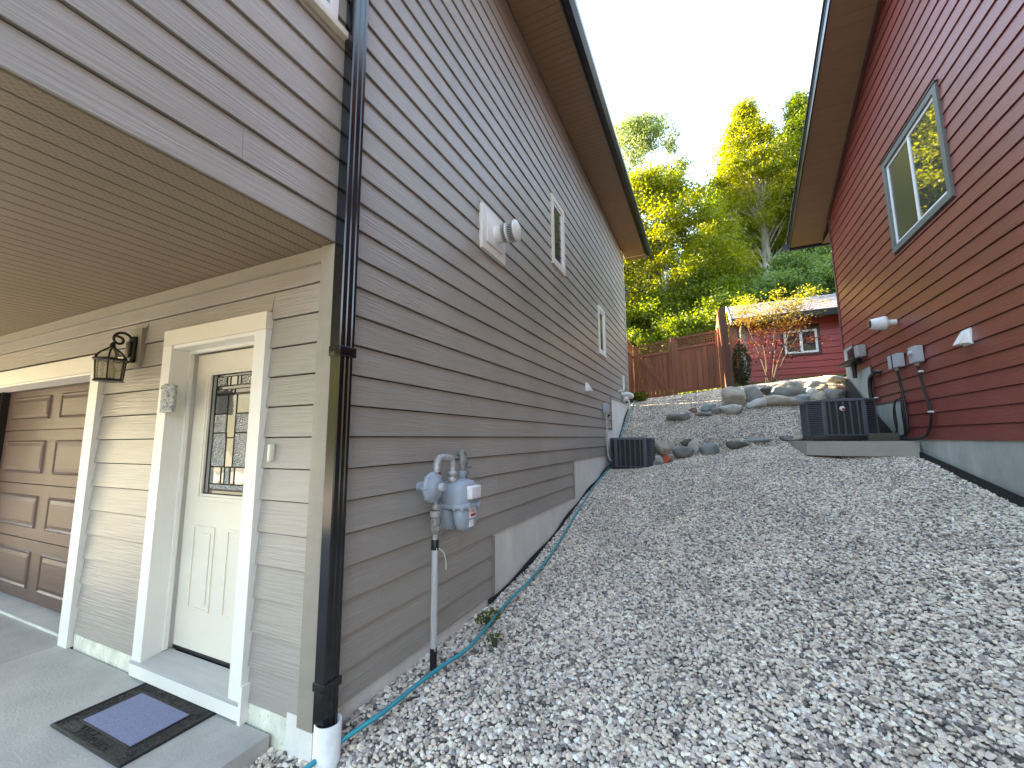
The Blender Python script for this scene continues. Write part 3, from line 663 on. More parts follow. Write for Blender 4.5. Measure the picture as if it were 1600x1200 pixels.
# door mat
DM = thing('door_mat','black rubber doormat with a blue carpet centre before the white door','doormat',(-1.08,-.25,0))
ringb = B()
mx0,mx1,my0,my1 = -1.43,-.72,-.455,-.015
ringb.box(mx0,mx1,my0,my1,.001,.009,.003); ringb.build('mat_base','mat_black',DM)
rg = B()
def ringxy(b,x0,x1,y0,y1,w_,za,zb):
    b.box(x0,x1,y0,y0+w_,za,zb,.002).box(x0,x1,y1-w_,y1,za,zb,.002).box(x0,x0+w_,y0+w_,y1-w_,za,zb,.002).box(x1-w_,x1,y0+w_,y1-w_,za,zb,.002)
ringxy(rg,mx0+.004,mx1-.004,my0+.004,my1-.004,.012,.008,.0135); ringxy(rg,mx0+.10,mx1-.10,my0+.078,my1-.078,.010,.008,.0135)
rnd = random.Random(3)
for k in range(170):
    side = rnd.choice('lrt'); 
    if side == 't': cx,cy = rnd.uniform(mx0+.03,mx1-.03), my1-rnd.uniform(.022,.072)
    elif side == 'l': cx,cy = mx0+rnd.uniform(.025,.09), rnd.uniform(my0+.03,my1-.03)
    else: cx,cy = mx1-rnd.uniform(.025,.09), rnd.uniform(my0+.03,my1-.03)
    a = rnd.uniform(0,6.3); r = rnd.uniform(.008,.02)
    rg.tube([(cx+r*math.cos(a+t),cy+r*.7*math.sin(a+t),.0095) for t in (0,.8,1.6,2.4,3.2)],.0022,5)
rg.build('relief_border','mat_black',DM)
B().box(mx0+.115,mx1-.115,my0+.09,my1-.09,.008,.013,.002).build('carpet_insert','mat_blue',DM)
tc_ = bpy.data.curves.new('mat_text','FONT'); tc_.body = 'Welcome'; tc_.size = .082; tc_.extrude = .0022; tc_.align_x = 'CENTER'
to = bpy.data.objects.new('mat_text_tmp',tc_); COL.objects.link(to); bpy.context.view_layer.update()
me = bpy.data.meshes.new_from_object(to.evaluated_get(bpy.context.evaluated_depsgraph_get())); bpy.data.objects.remove(to)
wt = bpy.data.objects.new('relief_lettering',me); COL.objects.link(wt); me.materials.clear(); me.materials.append(M['mat_black']); wt.parent = DM; wt.location = (0,-.183,.0105)
# ------------------------------------------------------------------ gas meter
GM = thing('gas_meter','grey gas meter and regulator on the grey siding, fed by a white riser pipe','gas meter',(.14,.9,.05))
def gm(b,n,m,par=None): return b.build(n,m,par or GM)
mxc, myc = .175, 1.03
def ellip(b, c, r, z0, z1, n=22, e=2.6, prof=None):
    vs = []; fs = []; pr = prof
    for s_,h in pr:
        for k in range(n):
            a = 2*PI*k/n; ca, sa = math.cos(a), math.sin(a)
            vs.append((c[0]+r[0]*s_*math.copysign(abs(ca)**(2/e),ca), c[1]+r[1]*s_*math.copysign(abs(sa)**(2/e),sa), z0+(z1-z0)*h))
    for i in range(len(pr)-1):
        for k in range(n): fs.append((i*n+k,i*n+(k+1)%n,(i+1)*n+(k+1)%n,(i+1)*n+k))
    fs.append(tuple(range(n))); fs.append(tuple(range((len(pr)-1)*n,len(pr)*n))); b.add(vs,fs,True)
bb = B(); ellip(bb,(mxc,myc),(.118,.135),1.035,1.205,e=3.2,prof=[(.96,0),(.97,.1),(.95,.6),(.88,.82),(.74,.94),(.5,1.0)]); gm(bb,'meter_top','meter_gray')
bb = B(); ellip(bb,(mxc,myc),(.132,.150),1.015,1.045,e=4.2,prof=[(.97,0),(1,.2),(1,.8),(.97,1)])
for k in range(12):
    a = 2*PI*k/12+.2; bb.lathe([(.011,1.008),(.011,1.052)],(mxc+.128*math.copysign(abs(math.cos(a))**.6,math.cos(a)),myc+.146*math.copysign(abs(math.sin(a))**.6,math.sin(a)),0),8)
gm(bb,'flange','meter_gray')
for dx in (-.062,.058):
    bb = B(); ellip(bb,(mxc+dx,myc),(.060,.128),.850,1.02,e=3.0,prof=[(.30,0),(.5,.05),(.68,.14),(.84,.32),(.94,.6),(1,1)]); gm(bb,'diaphragm_case','meter_gray')
gm(B().box(mxc+.06,mxc+.145,.965,1.10,1.075,1.165,.012),'index_cover','sticker_white')
st_ = gm(B().box(mxc+.112,mxc+.121,.985,1.06,.945,1.015),'warning_label','sticker_white')
B().box(mxc+.1212,mxc+.1222,.99,1.055,.955,.975).box(mxc+.1212,mxc+.1222,.992,1.05,.985,.990).box(mxc+.1212,mxc+.1222,.992,1.045,.998,1.003).build('label_print','sticker_red',st_)
gm(B().box(mxc+.100,mxc+.113,.995,1.045,.885,.932),'tag_label','sticker_white')
# regulator (disc facing out)
rgx = B(); rc_ = (.0,.685,1.185)
rgx.lathe([(.03,.235),(.05,.232),(.062,.215),(.09,.205),(.098,.198),(.098,.180),(.09,.172),(.06,.15),(.035,.12),(.03,.075)],rc_,24,'x')
for k in range(8): a = 2*PI*k/8; rgx.lathe([(.008,.172),(.008,.207)],(0,rc_[1]+.092*math.cos(a),rc_[2]+.092*math.sin(a)),8,'x')
gm(rgx,'regulator','meter_gray')
gm(B().lathe([(.028,.232),(.028,.262),(.02,.266)],(0,.705,1.185),14,'x').box(.10,.20,.72,.79,1.155,1.21,.01),'regulator_cap','plastic_gray')
gm(B().lathe([(.022,.785),(.027,.80),(.02,.806)],(.165,0,1.185),12,'y'),'vent_port','plastic_black')
gm(B().tube([(.155,.775,1.26),(.155,.775,1.33),(.155,.79,1.362),(.155,.82,1.37),(.16,.88,1.368),(.17,.925,1.36),(.175,.94,1.33),(.175,.94,1.19)],.025,12),'inlet_elbow_pipe','pipe_gray')
gm(B().tube([(.155,.775,1.21),(.155,.775,1.275)],.027,12),'rusty_nipple','rust')
gm(B().lathe([(.034,1.24),(.036,1.25),(.036,1.262),(.03,1.27)],(.175,.94,0),12).lathe([(.034,1.20),(.036,1.215),(.03,1.23)],(.175,.94,0),12),'union_nut','pipe_gray')
gm(B().tube([(.155,1.10,1.19),(.155,1.10,1.26)],.026,12).lathe([(.034,1.235),(.034,1.26)],(.155,1.10,0),12),'outlet_collar','meter_gray')
gm(B().tube([(.155,1.10,1.26),(.155,1.10,1.35),(.145,1.11,1.38),(.11,1.13,1.385),(.09,1.17,1.39),(.09,1.21,1.40),(.09,1.245,1.39),(.09,1.25,1.36),(.09,1.25,1.18),(.06,1.25,1.15),(0,1.25,1.15)],.021,12),'outlet_pipe','pipe_dirty')
gm(B().lathe([(.03,1.30),(.03,1.335)],(.09,1.25,0),12).lathe([(.032,1.22),(.032,1.25)],(.09,1.25,0),12).box(.07,.15,1.24,1.26,1.27,1.285),'outlet_valve','pipe_dirty')
RX,RYY = .150,.775
gm(B().lathe([(.018,1.06),(.018,1.16)],(RX,RYY,0),12).lathe([(.028,1.03),(.03,1.045),(.028,1.06)],(RX,RYY,0),8).lathe([(.036,.985),(.038,1.0),(.036,1.02)],(RX,RYY,0),8),'riser_union','pipe_gray')
gm(B().lathe([(.022,.87),(.032,.885),(.034,.905),(.026,.92),(.036,.935),(.036,.96),(.026,.985)],(RX,RYY,0),12).box(RX-.01,RX+.05,RYY-.03,RYY+.01,.90,.925),'shutoff_valve','pipe_dirty')
gm(B().lathe([(.018,.83),(.018,.872)],(RX,RYY,0),12),'nipple','pipe_gray')
gm(B().lathe([(.024,.77),(.026,.78),(.026,.83),(.02,.835)],(RX,RYY,0),12),'sleeve_cap','plastic_black')
gm(B().lathe([(.021,.16),(.021,.775)],(RX,RYY,0),14),'riser_sleeve','pvc_gray')
gm(B().lathe([(.023,-.1),(.023,.165)],(RX,RYY,0),14),'riser_foot','plastic_black')
gm(B().tube([(RX+.02,RYY+.01,.78),(RX+.05,RYY+.03,.75),(RX+.055,RYY+.05,.69),(RX+.06,RYY+.045,.64)],.0035,6).tube([(RX+.02,RYY-.01,.79),(RX+.03,RYY-.03,.7),(RX+.02,RYY-.05,.5),(RX+.02,RYY-.055,.35),(RX+.02,RYY-.03,.22),(RX+.02,RYY-.01,.15)],.003,6),'tracer_wire','wire_cream')
# ------------------------------------------------------------------ fireplace vent and small wall fittings, grey side
FV = thing('fireplace_vent','round white louvred exhaust vent on a square white plate, high on grey siding','wall vent',(0,1.9,3.5))
B().box(-.012,.030,1.645,2.140,3.292,3.743,.003).build('mount_plate','white_paint',FV)
B().box(.031,.042,1.72,2.06,3.38,3.68,.003).build('vent_plate','vinyl_white',FV)
B().lathe([(.085,.04),(.085,.115),(.095,.115),(.095,.12)],(0,1.92,3.53),28,'x').build('collar','vinyl_white',FV)
for (xa,xb,r) in ((.125,.165,.090),(.185,.250,.098)):
    c_ = B(); c_.lathe([(r-.02,xa),(r-.02,xb)],(0,1.92,3.53),28,'x'); c_.build('vent_core','plastic_black',FV)
    c_ = B()
    for k in range(36):
        a = 2*PI*k/36; y_,z_ = 1.92+r*math.cos(a),3.53+r*math.sin(a); c_.tube([(xa-.005,y_,z_),(xb+.005,y_,z_)],.0042,5)
    c_.build('louvre_cage','plastic_gray',FV)
B().lathe([(.098,.163),(.100,.168),(.100,.182),(.098,.187)],(0,1.92,3.53),28,'x').build('ring','vinyl_white',FV)
B().lathe([(.085,.248),(.106,.250),(.108,.262),(.09,.272),(.01,.274)],(0,1.92,3.53),28,'x').build('end_cap','vinyl_white',FV)
def hood(name,label,X,y,z,s,w_=.17,h_=.14,d=.11):
    T = thing(name,label,'vent hood',(X,y,z))
    x1 = X+s*d; p = B()
    p.add([(X,y-w_/2,z-h_/2),(X,y+w_/2,z-h_/2),(X,y+w_/2*.7,z+h_/2),(X,y-w_/2*.7,z+h_/2),(x1,y-w_/2,z-h_/2),(x1,y+w_/2,z-h_/2),(X+s*.03,y+w_/2*.6,z+h_/2),(X+s*.03,y-w_/2*.6,z+h_/2)],
          [(4,5,6,7),(0,4,7,3),(1,2,6,5),(3,7,6,2),(0,3,2,1)])
    p.build('hood','vinyl_white',T); B().box(min(X-s*.012,X+s*.006),max(X-s*.012,X+s*.006),y-w_*.62,y+w_*.62,z-h_*.62,z+h_*.66,.002).build('base_plate','vinyl_white',T)
    return T
hood('vent_hood','small white dryer vent hood low on the grey siding near its far end',.001,5.44,2.37,1,.15,.13,.09)
FP = thing('sidewall_flue','white plastic flue pipe with elbow beside the far foundation of the grey house','flue pipe',(0,8.4,2.6))
B().tube([(0,8.3,2.58),(.10,8.3,2.58),(.13,8.3,2.60),(.135,8.3,2.66),(.135,8.3,2.95)],.03,12).build('intake_pipe','pvc_white',FP)
B().tube([(0,8.75,2.55),(.14,8.75,2.55),(.17,8.85,2.55),(.17,9.15,2.54)],[.055,.055,.06,.07],14).build('exhaust_cone','pvc_white',FP)
B().tube([(0,9.25,2.44),(.08,9.25,2.44),(.09,9.25,2.38),(.09,9.25,2.22)],.028,10).build('drain_elbow','pvc_white',FP)
B().box(.001,.10,9.3,9.5,2.38,2.48,.01).build('hose_bib_cover','plastic_black',FP)
EB = thing('disconnect_box','grey electrical disconnect box above the smaller air conditioner','electrical box',(0,6.75,2.1))
B().box(.002,.075,6.62,6.80,1.99,2.19,.004).build('box','box_gray',EB)
B().box(.076,.082,6.63,6.79,2.0,2.18,.003).build('cover','box_gray',EB)
B().tube([(.045,6.72,1.99),(.045,6.72,1.2),(.07,6.75,1.08),(.10,6.80,1.05)],.016,8).build('conduit','pvc_gray',EB)
B().lathe([(.03,1.94),(.03,1.97)],(.05,6.95,0),10).tube([(.03,6.95,1.95),(.03,6.95,1.90)],.015,8).build('fitting','plastic_black',EB)
# ------------------------------------------------------------------ air conditioners
def ac_unit(name,label,x0,x1,y0,y1,z0,z1,badge=False,ch=.12,nrib=6):
    T = thing(name,label,'air conditioner',((x0+x1)/2,(y0+y1)/2,z0))
    base = .085*(z1-z0)/.68; cap = .045
    def octo(g_): 
        return [(x0+ch,y0+g_),(x1-ch,y0+g_),(x1-g_,y0+ch),(x1-g_,y1-ch),(x1-ch,y1-g_),(x0+ch,y1-g_),(x0+g_,y1-ch),(x0+g_,y0+ch)]
    B().box(x0+.03,x1-.03,y0+.03,y1-.03,z0,z0+base,.01).build('base_pan','plastic_black',T)
    B().prism(octo(.022),'z',z0+base,z1-cap).build('coil_core','ac_dark',T)
    B().prism(octo(0.),'z',z0+base-.006,z0+base+.012).build('bottom_rail','ac_metal',T)
    tp = B()
    P = []
    for (d,z) in ((-.004,z1-cap),(-.008,z1-cap+.006),(-.006,z1-.012),(.012,z1),(.05,z1+.002)):
        q = octo(0.); c = ((x0+x1)/2,(y0+y1)/2)
        P.append([(c[0]+(px-c[0])*(1-d/((x1-x0)/2)), c[1]+(py-c[1])*(1-d/((y1-y0)/2)), z) for px,py in q])
    vs = [v for r in P for v in r]; tp.add(vs,[(i*8+k,i*8+(k+1)%8,(i+1)*8+(k+1)%8,(i+1)*8+k) for i in range(4) for k in range(8)]+[tuple(range(32,40))]); tp.build('top_cap','ac_metal',T)
    fg = B(); c = ((x0+x1)/2,(y0+y1)/2)
    for k in range(6): 
        r = .06+.045*k; fg.tube([(c[0]+r*math.cos(a*PI/10),c[1]+r*math.sin(a*PI/10),z1+.012) for a in range(21)],.003,5)
    fg.build('fan_grille','ac_metal',T)
    zA,zB = z0+base+.012,z1-cap
    # vertical ribs on front and on both sides
    fx0,fx1 = x0+ch,x1-ch
    for k in range(nrib+1):
        xx = fx0+(fx1-fx0)*k/nrib; wv = .030 if k in (0,nrib) else .011
        B().box(xx-wv+(.012 if k==0 else 0)-(.012 if k==nrib else 0),xx+wv+(.012 if k==0 else 0)-(.012 if k==nrib else 0),y0-.002,y0+.02,zA,zB,.003).build('grille_rib','ac_metal',T)
    for sx,xx in ((1,x0),(-1,x1)):
        for k in range(nrib+1):
            yy = y0+ch+(y1-y0-2*ch)*k/nrib; a_,b_ = sorted((xx-sx*.002,xx+sx*.02)); B().box(a_,b_,yy-.011,yy+.011,zA,zB).build('side_rib','ac_metal',T)
    for (p,q) in (((x0+ch,y0),(x0,y0+ch)),((x1-ch,y0),(x1,y0+ch)),((x0+ch,y1),(x0,y1-ch)),((x1-ch,y1),(x1,y1-ch))):
        lv = B(); n = 17
        dv = Vector((q[0]-p[0],q[1]-p[1],0)).normalized(); cxy = Vector(((x0+x1)/2,(y0+y1)/2,0)); mid = Vector(((p[0]+q[0])/2,(p[1]+q[1])/2,0)); nrm = Vector((dv.y,-dv.x,0)); 
        if nrm.dot(mid-cxy) < 0: nrm = -nrm
        for k in range(n):
            z_ = zA+(zB-zA)*(k+.5)/n; P0 = Vector((p[0],p[1],z_))+dv*.01; P1 = Vector((q[0],q[1],z_))-dv*.01; hz = (zB-zA)/n*.27; Vz = Vector((0,0,hz))
            A = [P0-Vz+nrm*.004,P1-Vz+nrm*.004,P1+Vz-nrm*.006,P0+Vz-nrm*.006]; A2 = [v-nrm*.016 for v in A]
            lv.add(A+A2,[(0,1,2,3),(7,6,5,4),(0,4,5,1),(1,5,6,2),(2,6,7,3),(3,7,4,0)])
        lv.build('corner_louvres','ac_metal',T)
    # short louvre strips flanking the front
    for xa,xb in ((fx0+.0,fx0+.0),):
        pass
    if badge:
        bx = (x0+x1)/2-.02; bz = z1-.16
        bd = B().lathe([(.036,y0-.006),(.038,y0-.010),(.03,y0-.016),(.01,y0-.018)],(bx,0,bz),18,'y').build('badge','sticker_white',T)
        B().lathe([(.020,y0-.0185),(.018,y0-.021)],(bx+.012,0,bz-.010),14,'y').build('badge_print','badge_red',bd)
    return T
ac_unit('air_conditioner','small dark grey air conditioner on gravel against the grey house',.075,.865,6.75,7.5,.86,1.497,nrib=6,ch=.11)
struct(B().box(.03,1.0,6.62,7.6,.74,.857,.008).build('equipment_pad','concrete'))
ac_unit('air_conditioner','large dark grey air conditioner with a round badge, on a concrete pad by red house',3.38,4.30,6.62,7.52,1.425,2.09,badge=True,nrib=6,ch=.19)
struct(B().prism([(3.27,6.45),(3.65,6.12),(4.515,6.08),(4.515,7.75),(3.2,7.75)],'z',1.20,1.415).build('equipment_pad','concrete'))
# ------------------------------------------------------------------ RED HOUSE
RH = thing('red_house','dark red lap-sided house with gable roof and one side window, right of the gravel','house',(8,3,1))
def rp(b,n,m): return b.build(n,m,RH)
XR = 4.53; PY = 2.6; ry = lambda y: 6.10+.45*(9.28-y) if y > PY else 6.10+.45*(9.28-PY)-.45*(PY-y)
zpk = ry(PY)
rp(B().prism([(-4,-.3),(9.03,-.3),(9.03,ry(9.03)+.02),(PY,zpk+.02),(-4,ry(-4)+.02)],'x',XR+.022,15),'wall','house_wrap')
RF = [(-4,6.56,1.428),(6.56,7.61,2.02),(7.61,8.42,2.72),(8.42,9.05,3.27)]
ylim = lambda z: 9.28-(z-6.10)/.45; ylow = lambda z: PY-(ylim(z)-PY)
side_rows(RH,'red_siding',XR,-1,-3.9,8.965,1.428,zpk,cuts=[(4.44,6.10,4.16,5.60)]+[(a,b_,-1,z) for a,b_,z in RF],zref=1.429,
          ymax=lambda z: ylim(z)-.10, ymin=lambda z: ylow(z)+.10, seed=12)
fb = B()
for i,(y0,y1,z) in enumerate(RF): fb.box(XR+.012,XR+.2,y0+.001,y1,-.4,z+.02)
rp(fb,'foundation','parged_foundation')
for y,z0,z1 in ((6.56,1.43,2.02),(7.61,2.02,2.72),(8.42,2.72,3.27)): rp(B().box(XR-.010,XR+.02,y-.04,y-.001,z0,z1),'step_trim','maroon_trim')
rp(B().box(XR-.010,XR+.02,8.967,9.045,3.27,ry(9.0)),'corner_trim','maroon_trim')
# rake soffit, fascia, roof
def rk(y): return ry(y)
XO = 3.905
rake = math.atan(.45); L = (9.66-PY)/math.cos(rake); n = int(L/.152)
for k in range(n+1):
    s0 = k*.152; y1_ = 9.66-s0*math.cos(rake); 
    y0_ = max(PY, y1_-.152*math.cos(rake)); dy = y1_-y0_
    if dy < .02: continue
    z1_ = rk(y1_)-.005; z0_ = rk(y0_)-.005; gdy = .007
    p = B(); p.add([(XO,y1_,z1_),(XR-.002,y1_,z1_),(XR-.002,y0_+gdy,z0_-gdy*.45),(XO,y0_+gdy,z0_-gdy*.45)],[(0,1,2,3)])
    p.add([(XO,y0_+gdy,z0_-gdy*.45),(XR-.002,y0_+gdy,z0_-gdy*.45),(XR-.002,y0_+.001,z0_+.012),(XO,y0_+.001,z0_+.012)],[(0,1,2,3)])
    p.add([(XO,y1_,z1_),(XR-.002,y1_,z1_),(XR-.002,y1_,z1_+.02),(XO,y1_,z1_+.02)],[(0,1,2,3)])
    o = p.build('soffit_panel','soffit_brown',RH)
def slope_slab(x0,x1,ya,yb,dz0,dz1): 
    return [(x0,ya,rk(ya)+dz0),(x1,ya,rk(ya)+dz0),(x1,yb,rk(yb)+dz0),(x0,yb,rk(yb)+dz0),(x0,ya,rk(ya)+dz1),(x1,ya,rk(ya)+dz1),(x1,yb,rk(yb)+dz1),(x0,yb,rk(yb)+dz1)]
HX = [(0,1,2,3),(7,6,5,4),(0,4,5,1),(1,5,6,2),(2,6,7,3),(3,7,4,0)]
rp(B().add(slope_slab(XO-.022,XO-.001,PY,9.70,-.035,.19),HX).add(slope_slab(XO-.03,XO-.0225,PY,9.70,.12,.20),HX),'rake_fascia','fascia_black')
rp(B().add(slope_slab(XR-.028,XR-.003,PY,9.05,-.115,-.012),HX),'rake_frieze','maroon_trim')
rp(B().add(slope_slab(XO-.05,15,PY,9.80,.195,.24),HX).add(slope_slab(XO-.05,15,-4.6,PY,.195,.24),HX),'roof','roof_shingle')
rp(B().add(slope_slab(XO+.001,15,-4.5,PY,.02,.19),HX).add(slope_slab(XR,15,PY,9.6,.02,.19),HX),'roof_deck','maroon_trim')
ze = rk(9.68)
rp(B().box(XO-.02,15,9.705,9.725,ze-.05,ze+.16),'eave_fascia','fascia_black')
rp(B().prism([(9.727,ze+.14),(9.727,ze+.0),(9.80,ze+.0),(9.84,ze+.14)],'x',XO-.13,15),'gutter','fascia_black')
rp(B().box(XR,15,9.05,9.70,ze-.02,ze-.006),'eave_soffit','soffit_brown')
# window
mat('gray_green_trim',(.13,.14,.13),.5,.1)
RW = B()
y0,y1,z0,z1 = 4.44,6.10,4.165,5.595; f=.085
RW.box(XR-.022,XR+.05,y0,y1,z0,z0+f).box(XR-.022,XR+.05,y0,y1,z1-f,z1).box(XR-.022,XR+.05,y0,y0+f,z0+f,z1-f).box(XR-.022,XR+.05,y1-f,y1,z0+f,z1-f)
RW = RW.build('window','gray_green_trim',RH)
q = B(); Y0,Y1,Z0,Z1 = y0+f+.001,y1-f-.001,z0+f+.001,z1-f-.001; fr = .045; mu = 5.28
for (a_,b_) in ((Y0,mu+.02),(mu-.02+.001,Y1)):
    xx = 0 if a_ == Y0 else .006
    q.box(XR+.0+xx,XR+.05+xx,a_,b_,Z0,Z0+fr).box(XR+xx,XR+.05+xx,a_,b_,Z1-fr,Z1).box(XR+xx,XR+.05+xx,a_,a_+fr,Z0+fr,Z1-fr).box(XR+xx,XR+.05+xx,b_-fr,b_,Z0+fr,Z1-fr)
q.build('frame','vinyl_white',RW)
B().box(XR+.012,XR+.016,Y0+fr,mu-.02,Z0+fr,Z1-fr).build('pane','glass_dark',RW)
glass_mat('glass_screen',(.035,.04,.045),.25,0,1,1.6)
B().box(XR+.0175,XR+.021,mu+.02,Y1-fr,Z0+fr,Z1-fr).build('screen_pane','glass_screen',RW)
B().box(XR-.03,XR+.012,y0-.01,y1+.01,z1+.002,z1+.02).build('drip_cap','plastic_black',RW)
# fittings on red wall
CN = thing('exhaust_cone','white plastic exhaust cone sticking out of the dark red siding','flue pipe',(XR,6.6,3.2))
B().lathe([(.045,-.14),(.045,0.0)],(XR,6.35,3.19),16,'x').build('pipe_stub','pvc_white',CN)
B().lathe([(.05,-.115),(.105,-.12),(.105,-.15),(.075,-.315),(.068,-.315),(.064,-.30)],(XR,6.35,3.19),22,'x').build('cone','pvc_white',CN)
B().lathe([(.066,-.3145),(.05,-.3165)],(XR,6.35,3.19),18,'x').build('cone_mouth','plastic_black',CN)
hood('vent_hood','small white vent hood on the dark red siding, right of the electrical boxes',XR-.001,4.62,2.57,-1,.14,.14,.10)
def ebox(label,y,z,w_,h_,lever):
    T = thing('electrical_box',label,'electrical box',(XR,y,z))
    B().box(XR-.09,XR-.003,y-w_/2,y+w_/2,z-h_/2,z+h_/2,.004).build('enclosure','box_gray',T)
    if lever: B().lathe([(.028,-.12),(.034,-.10),(.034,-.085)],(XR,y+.02,z+.03),14,'x').build('rotary_handle','box_gray',T)
    else: B().box(XR-.10,XR-.091,y-.008,y+.008,z-h_/2-.0,z+h_/2).build('seam','plastic_black',T)
    B().lathe([(.016,z-h_/2-.045),(.024,z-h_/2-.03),(.024,z-h_/2)],(XR-.045,y,0),12).build('conduit_fitting','pipe_gray',T)
    return T
ebox('grey double electrical box, nearer the large air conditioner',6.40,2.60,.34,.20,False)
ebox('grey switch box with a round handle, beside the white vent hood',5.74,2.585,.20,.22,True)
def cable(label,pts,r=.016,clips=()):
    o = B().tube(smooth(pts),r,8).build('cable_conduit','plastic_black'); shift(o,pts[-1])
    for (y_,z_) in clips: B().box(XR-.052,XR-.003,y_-.028,y_+.028,z_-.012,z_+.012,.004).build('clip','pvc_white',o)
    return tag(o,label,'cable')
def smooth(pts,n=6):
    P = [Vector(p) for p in pts]; out = []
    for i in range(len(P)-1):
        p0 = P[max(i-1,0)]; p1 = P[i]; p2 = P[i+1]; p3 = P[min(i+2,len(P)-1)]
        for k in range(n):
            t = k/n; out.append(.5*((2*p1)+(-p0+p2)*t+(2*p0-5*p1+4*p2-p3)*t*t+(-p0+3*p1-3*p2+p3)*t**3))
    out.append(P[-1]); return out
cable('black conduit looping from the switch box down to the concrete pad',[(XR-.045,5.74,2.43),(XR-.03,5.72,2.2),(XR-.03,5.66,2.0),(XR-.03,5.60,1.8),(XR-.03,5.66,1.62),(XR-.04,5.85,1.47),(XR-.1,6.2,1.445),(XR-.2,6.45,1.46)],clips=((5.725,2.35),(5.60,1.80)))
cable('black conduit hanging straight down from the grey double electrical box',[(XR-.045,6.40,2.46),(XR-.03,6.38,2.2),(XR-.03,6.34,1.95),(XR-.04,6.30,1.7),(XR-.06,6.32,1.52),(XR-.15,6.5,1.46)],.018)
cable('thick black insulated refrigerant line along the red wall trim',[(XR+.01,7.15,2.55),(XR-.04,7.25,2.56),(XR-.05,7.5,2.50),(XR-.05,7.58,2.35),(XR-.05,7.58,2.0),(XR-.06,7.55,1.7),(XR-.15,7.45,1.6)],.032,clips=((7.42,2.14),))
cable('coiled black cable slack beside the large air conditioner',[(XR-.04,6.42,2.05),(XR-.05,6.62,2.0),(XR-.05,6.72,1.8),(XR-.05,6.66,1.55),(XR-.05,6.5,1.46),(XR-.05,6.36,1.6),(XR-.05,6.34,1.85),(XR-.05,6.46,2.04),(XR-.07,6.58,1.95),(XR-.07,6.6,1.6),(XR-.1,6.75,1.47)],.011)
GB = thing('corner_utility','black bracket and small beige box at the back corner of red house','utility box',(XR,8.4,3))
B().box(XR-.12,XR-.003,7.72,7.93,2.92,3.13,.006).build('beige_box','gray_wood',GB)
B().box(XR-.10,XR-.003,8.02,8.42,2.95,3.15,.01).box(XR-.16,XR-.003,8.0,8.75,2.86,2.94,.02).tube([(XR-.07,8.22,2.95),(XR-.07,8.22,2.58)],.035,10).build('black_bracket','plastic_black',GB)
# wood block on pad
tag(shift(B().box(4.02,4.36,6.24,6.34,1.418,1.535,.004).build('wood_block','weathered_wood'),(4.19,6.29,1.418)),'short weathered timber block on the pad before the large air conditioner','wood block')
# drainage membranes
mb = B()
ys = np.linspace(1.8,9.8,60)
vs = []; 
for y_ in ys:
    z_ = float(g(0,y_)); vs += [(.004,y_,z_+.035+.015*math.sin(y_*5)),(.022,y_,z_-.08)]
mb.add(vs,[(2*i,2*i+1,2*i+3,2*i+2) for i in range(len(ys)-1)]); 
o = mb.build('drainage_membrane','membrane',fixn=False); md = o.modifiers.new('s','SOLIDIFY'); md.thickness = .006; tag(shift(o,(.01,5,.5)),'thin black drainage membrane edge along the grey house foundation','membrane')
mb = B(); ys = np.linspace(-3,9.0,60); vs = []
for y_ in ys:
    z_ = float(g(4.5,y_)); hgt = .10 if y_ < 6.2 else .0
    hgt = np.interp(y_,[-3,3.5,5.2,6.6,7.4,8,8.9,9],[.10,.10,.085,.06,.38,.42,.45,.4])
    vs += [(4.512,y_,z_+hgt),(4.498-.03*(hgt>.2),y_,z_-.08)]
mb.add(vs,[(2*i,2*i+1,2*i+3,2*i+2) for i in range(len(ys)-1)])
o = mb.build('drainage_membrane','membrane',fixn=False); md = o.modifiers.new('s','SOLIDIFY'); md.thickness = .008; tag(shift(o,(4.5,4,1)),'black drainage membrane along the red house foundation','membrane')
# ------------------------------------------------------------------ hose
hp = [(0.051,-0.062,-0.014),(0.085,0.039,0.012),(0.148,0.139,0.052),(0.204,0.261,0.079),(0.217,0.511,0.085),(0.242,0.732,0.091),(0.289,0.963,0.102),(0.263,1.251,0.105),(0.208,1.724,0.115),(0.207,2.296,0.151),(0.179,2.972,0.222),(0.119,3.857,0.367),(0.078,4.843,0.565),(0.05,5.6,0.70),(0.045,6.3,0.83),(0.04,6.7,0.90),(.04,7.3,1.0),(.04,7.879,1.31),(.06,8.582,1.75),(.09,9.215,2.07),(.12,10.0,2.45),(0.15,10.663,2.575)]
hp = [(-.05,-.32,-.07)]+hp
HS = B().tube(smooth(hp,5),.0125,10).build('garden_hose','hose_teal'); tag(shift(HS,(.2,.5,.08)),'teal garden hose lying along the gravel beside the grey house','hose')
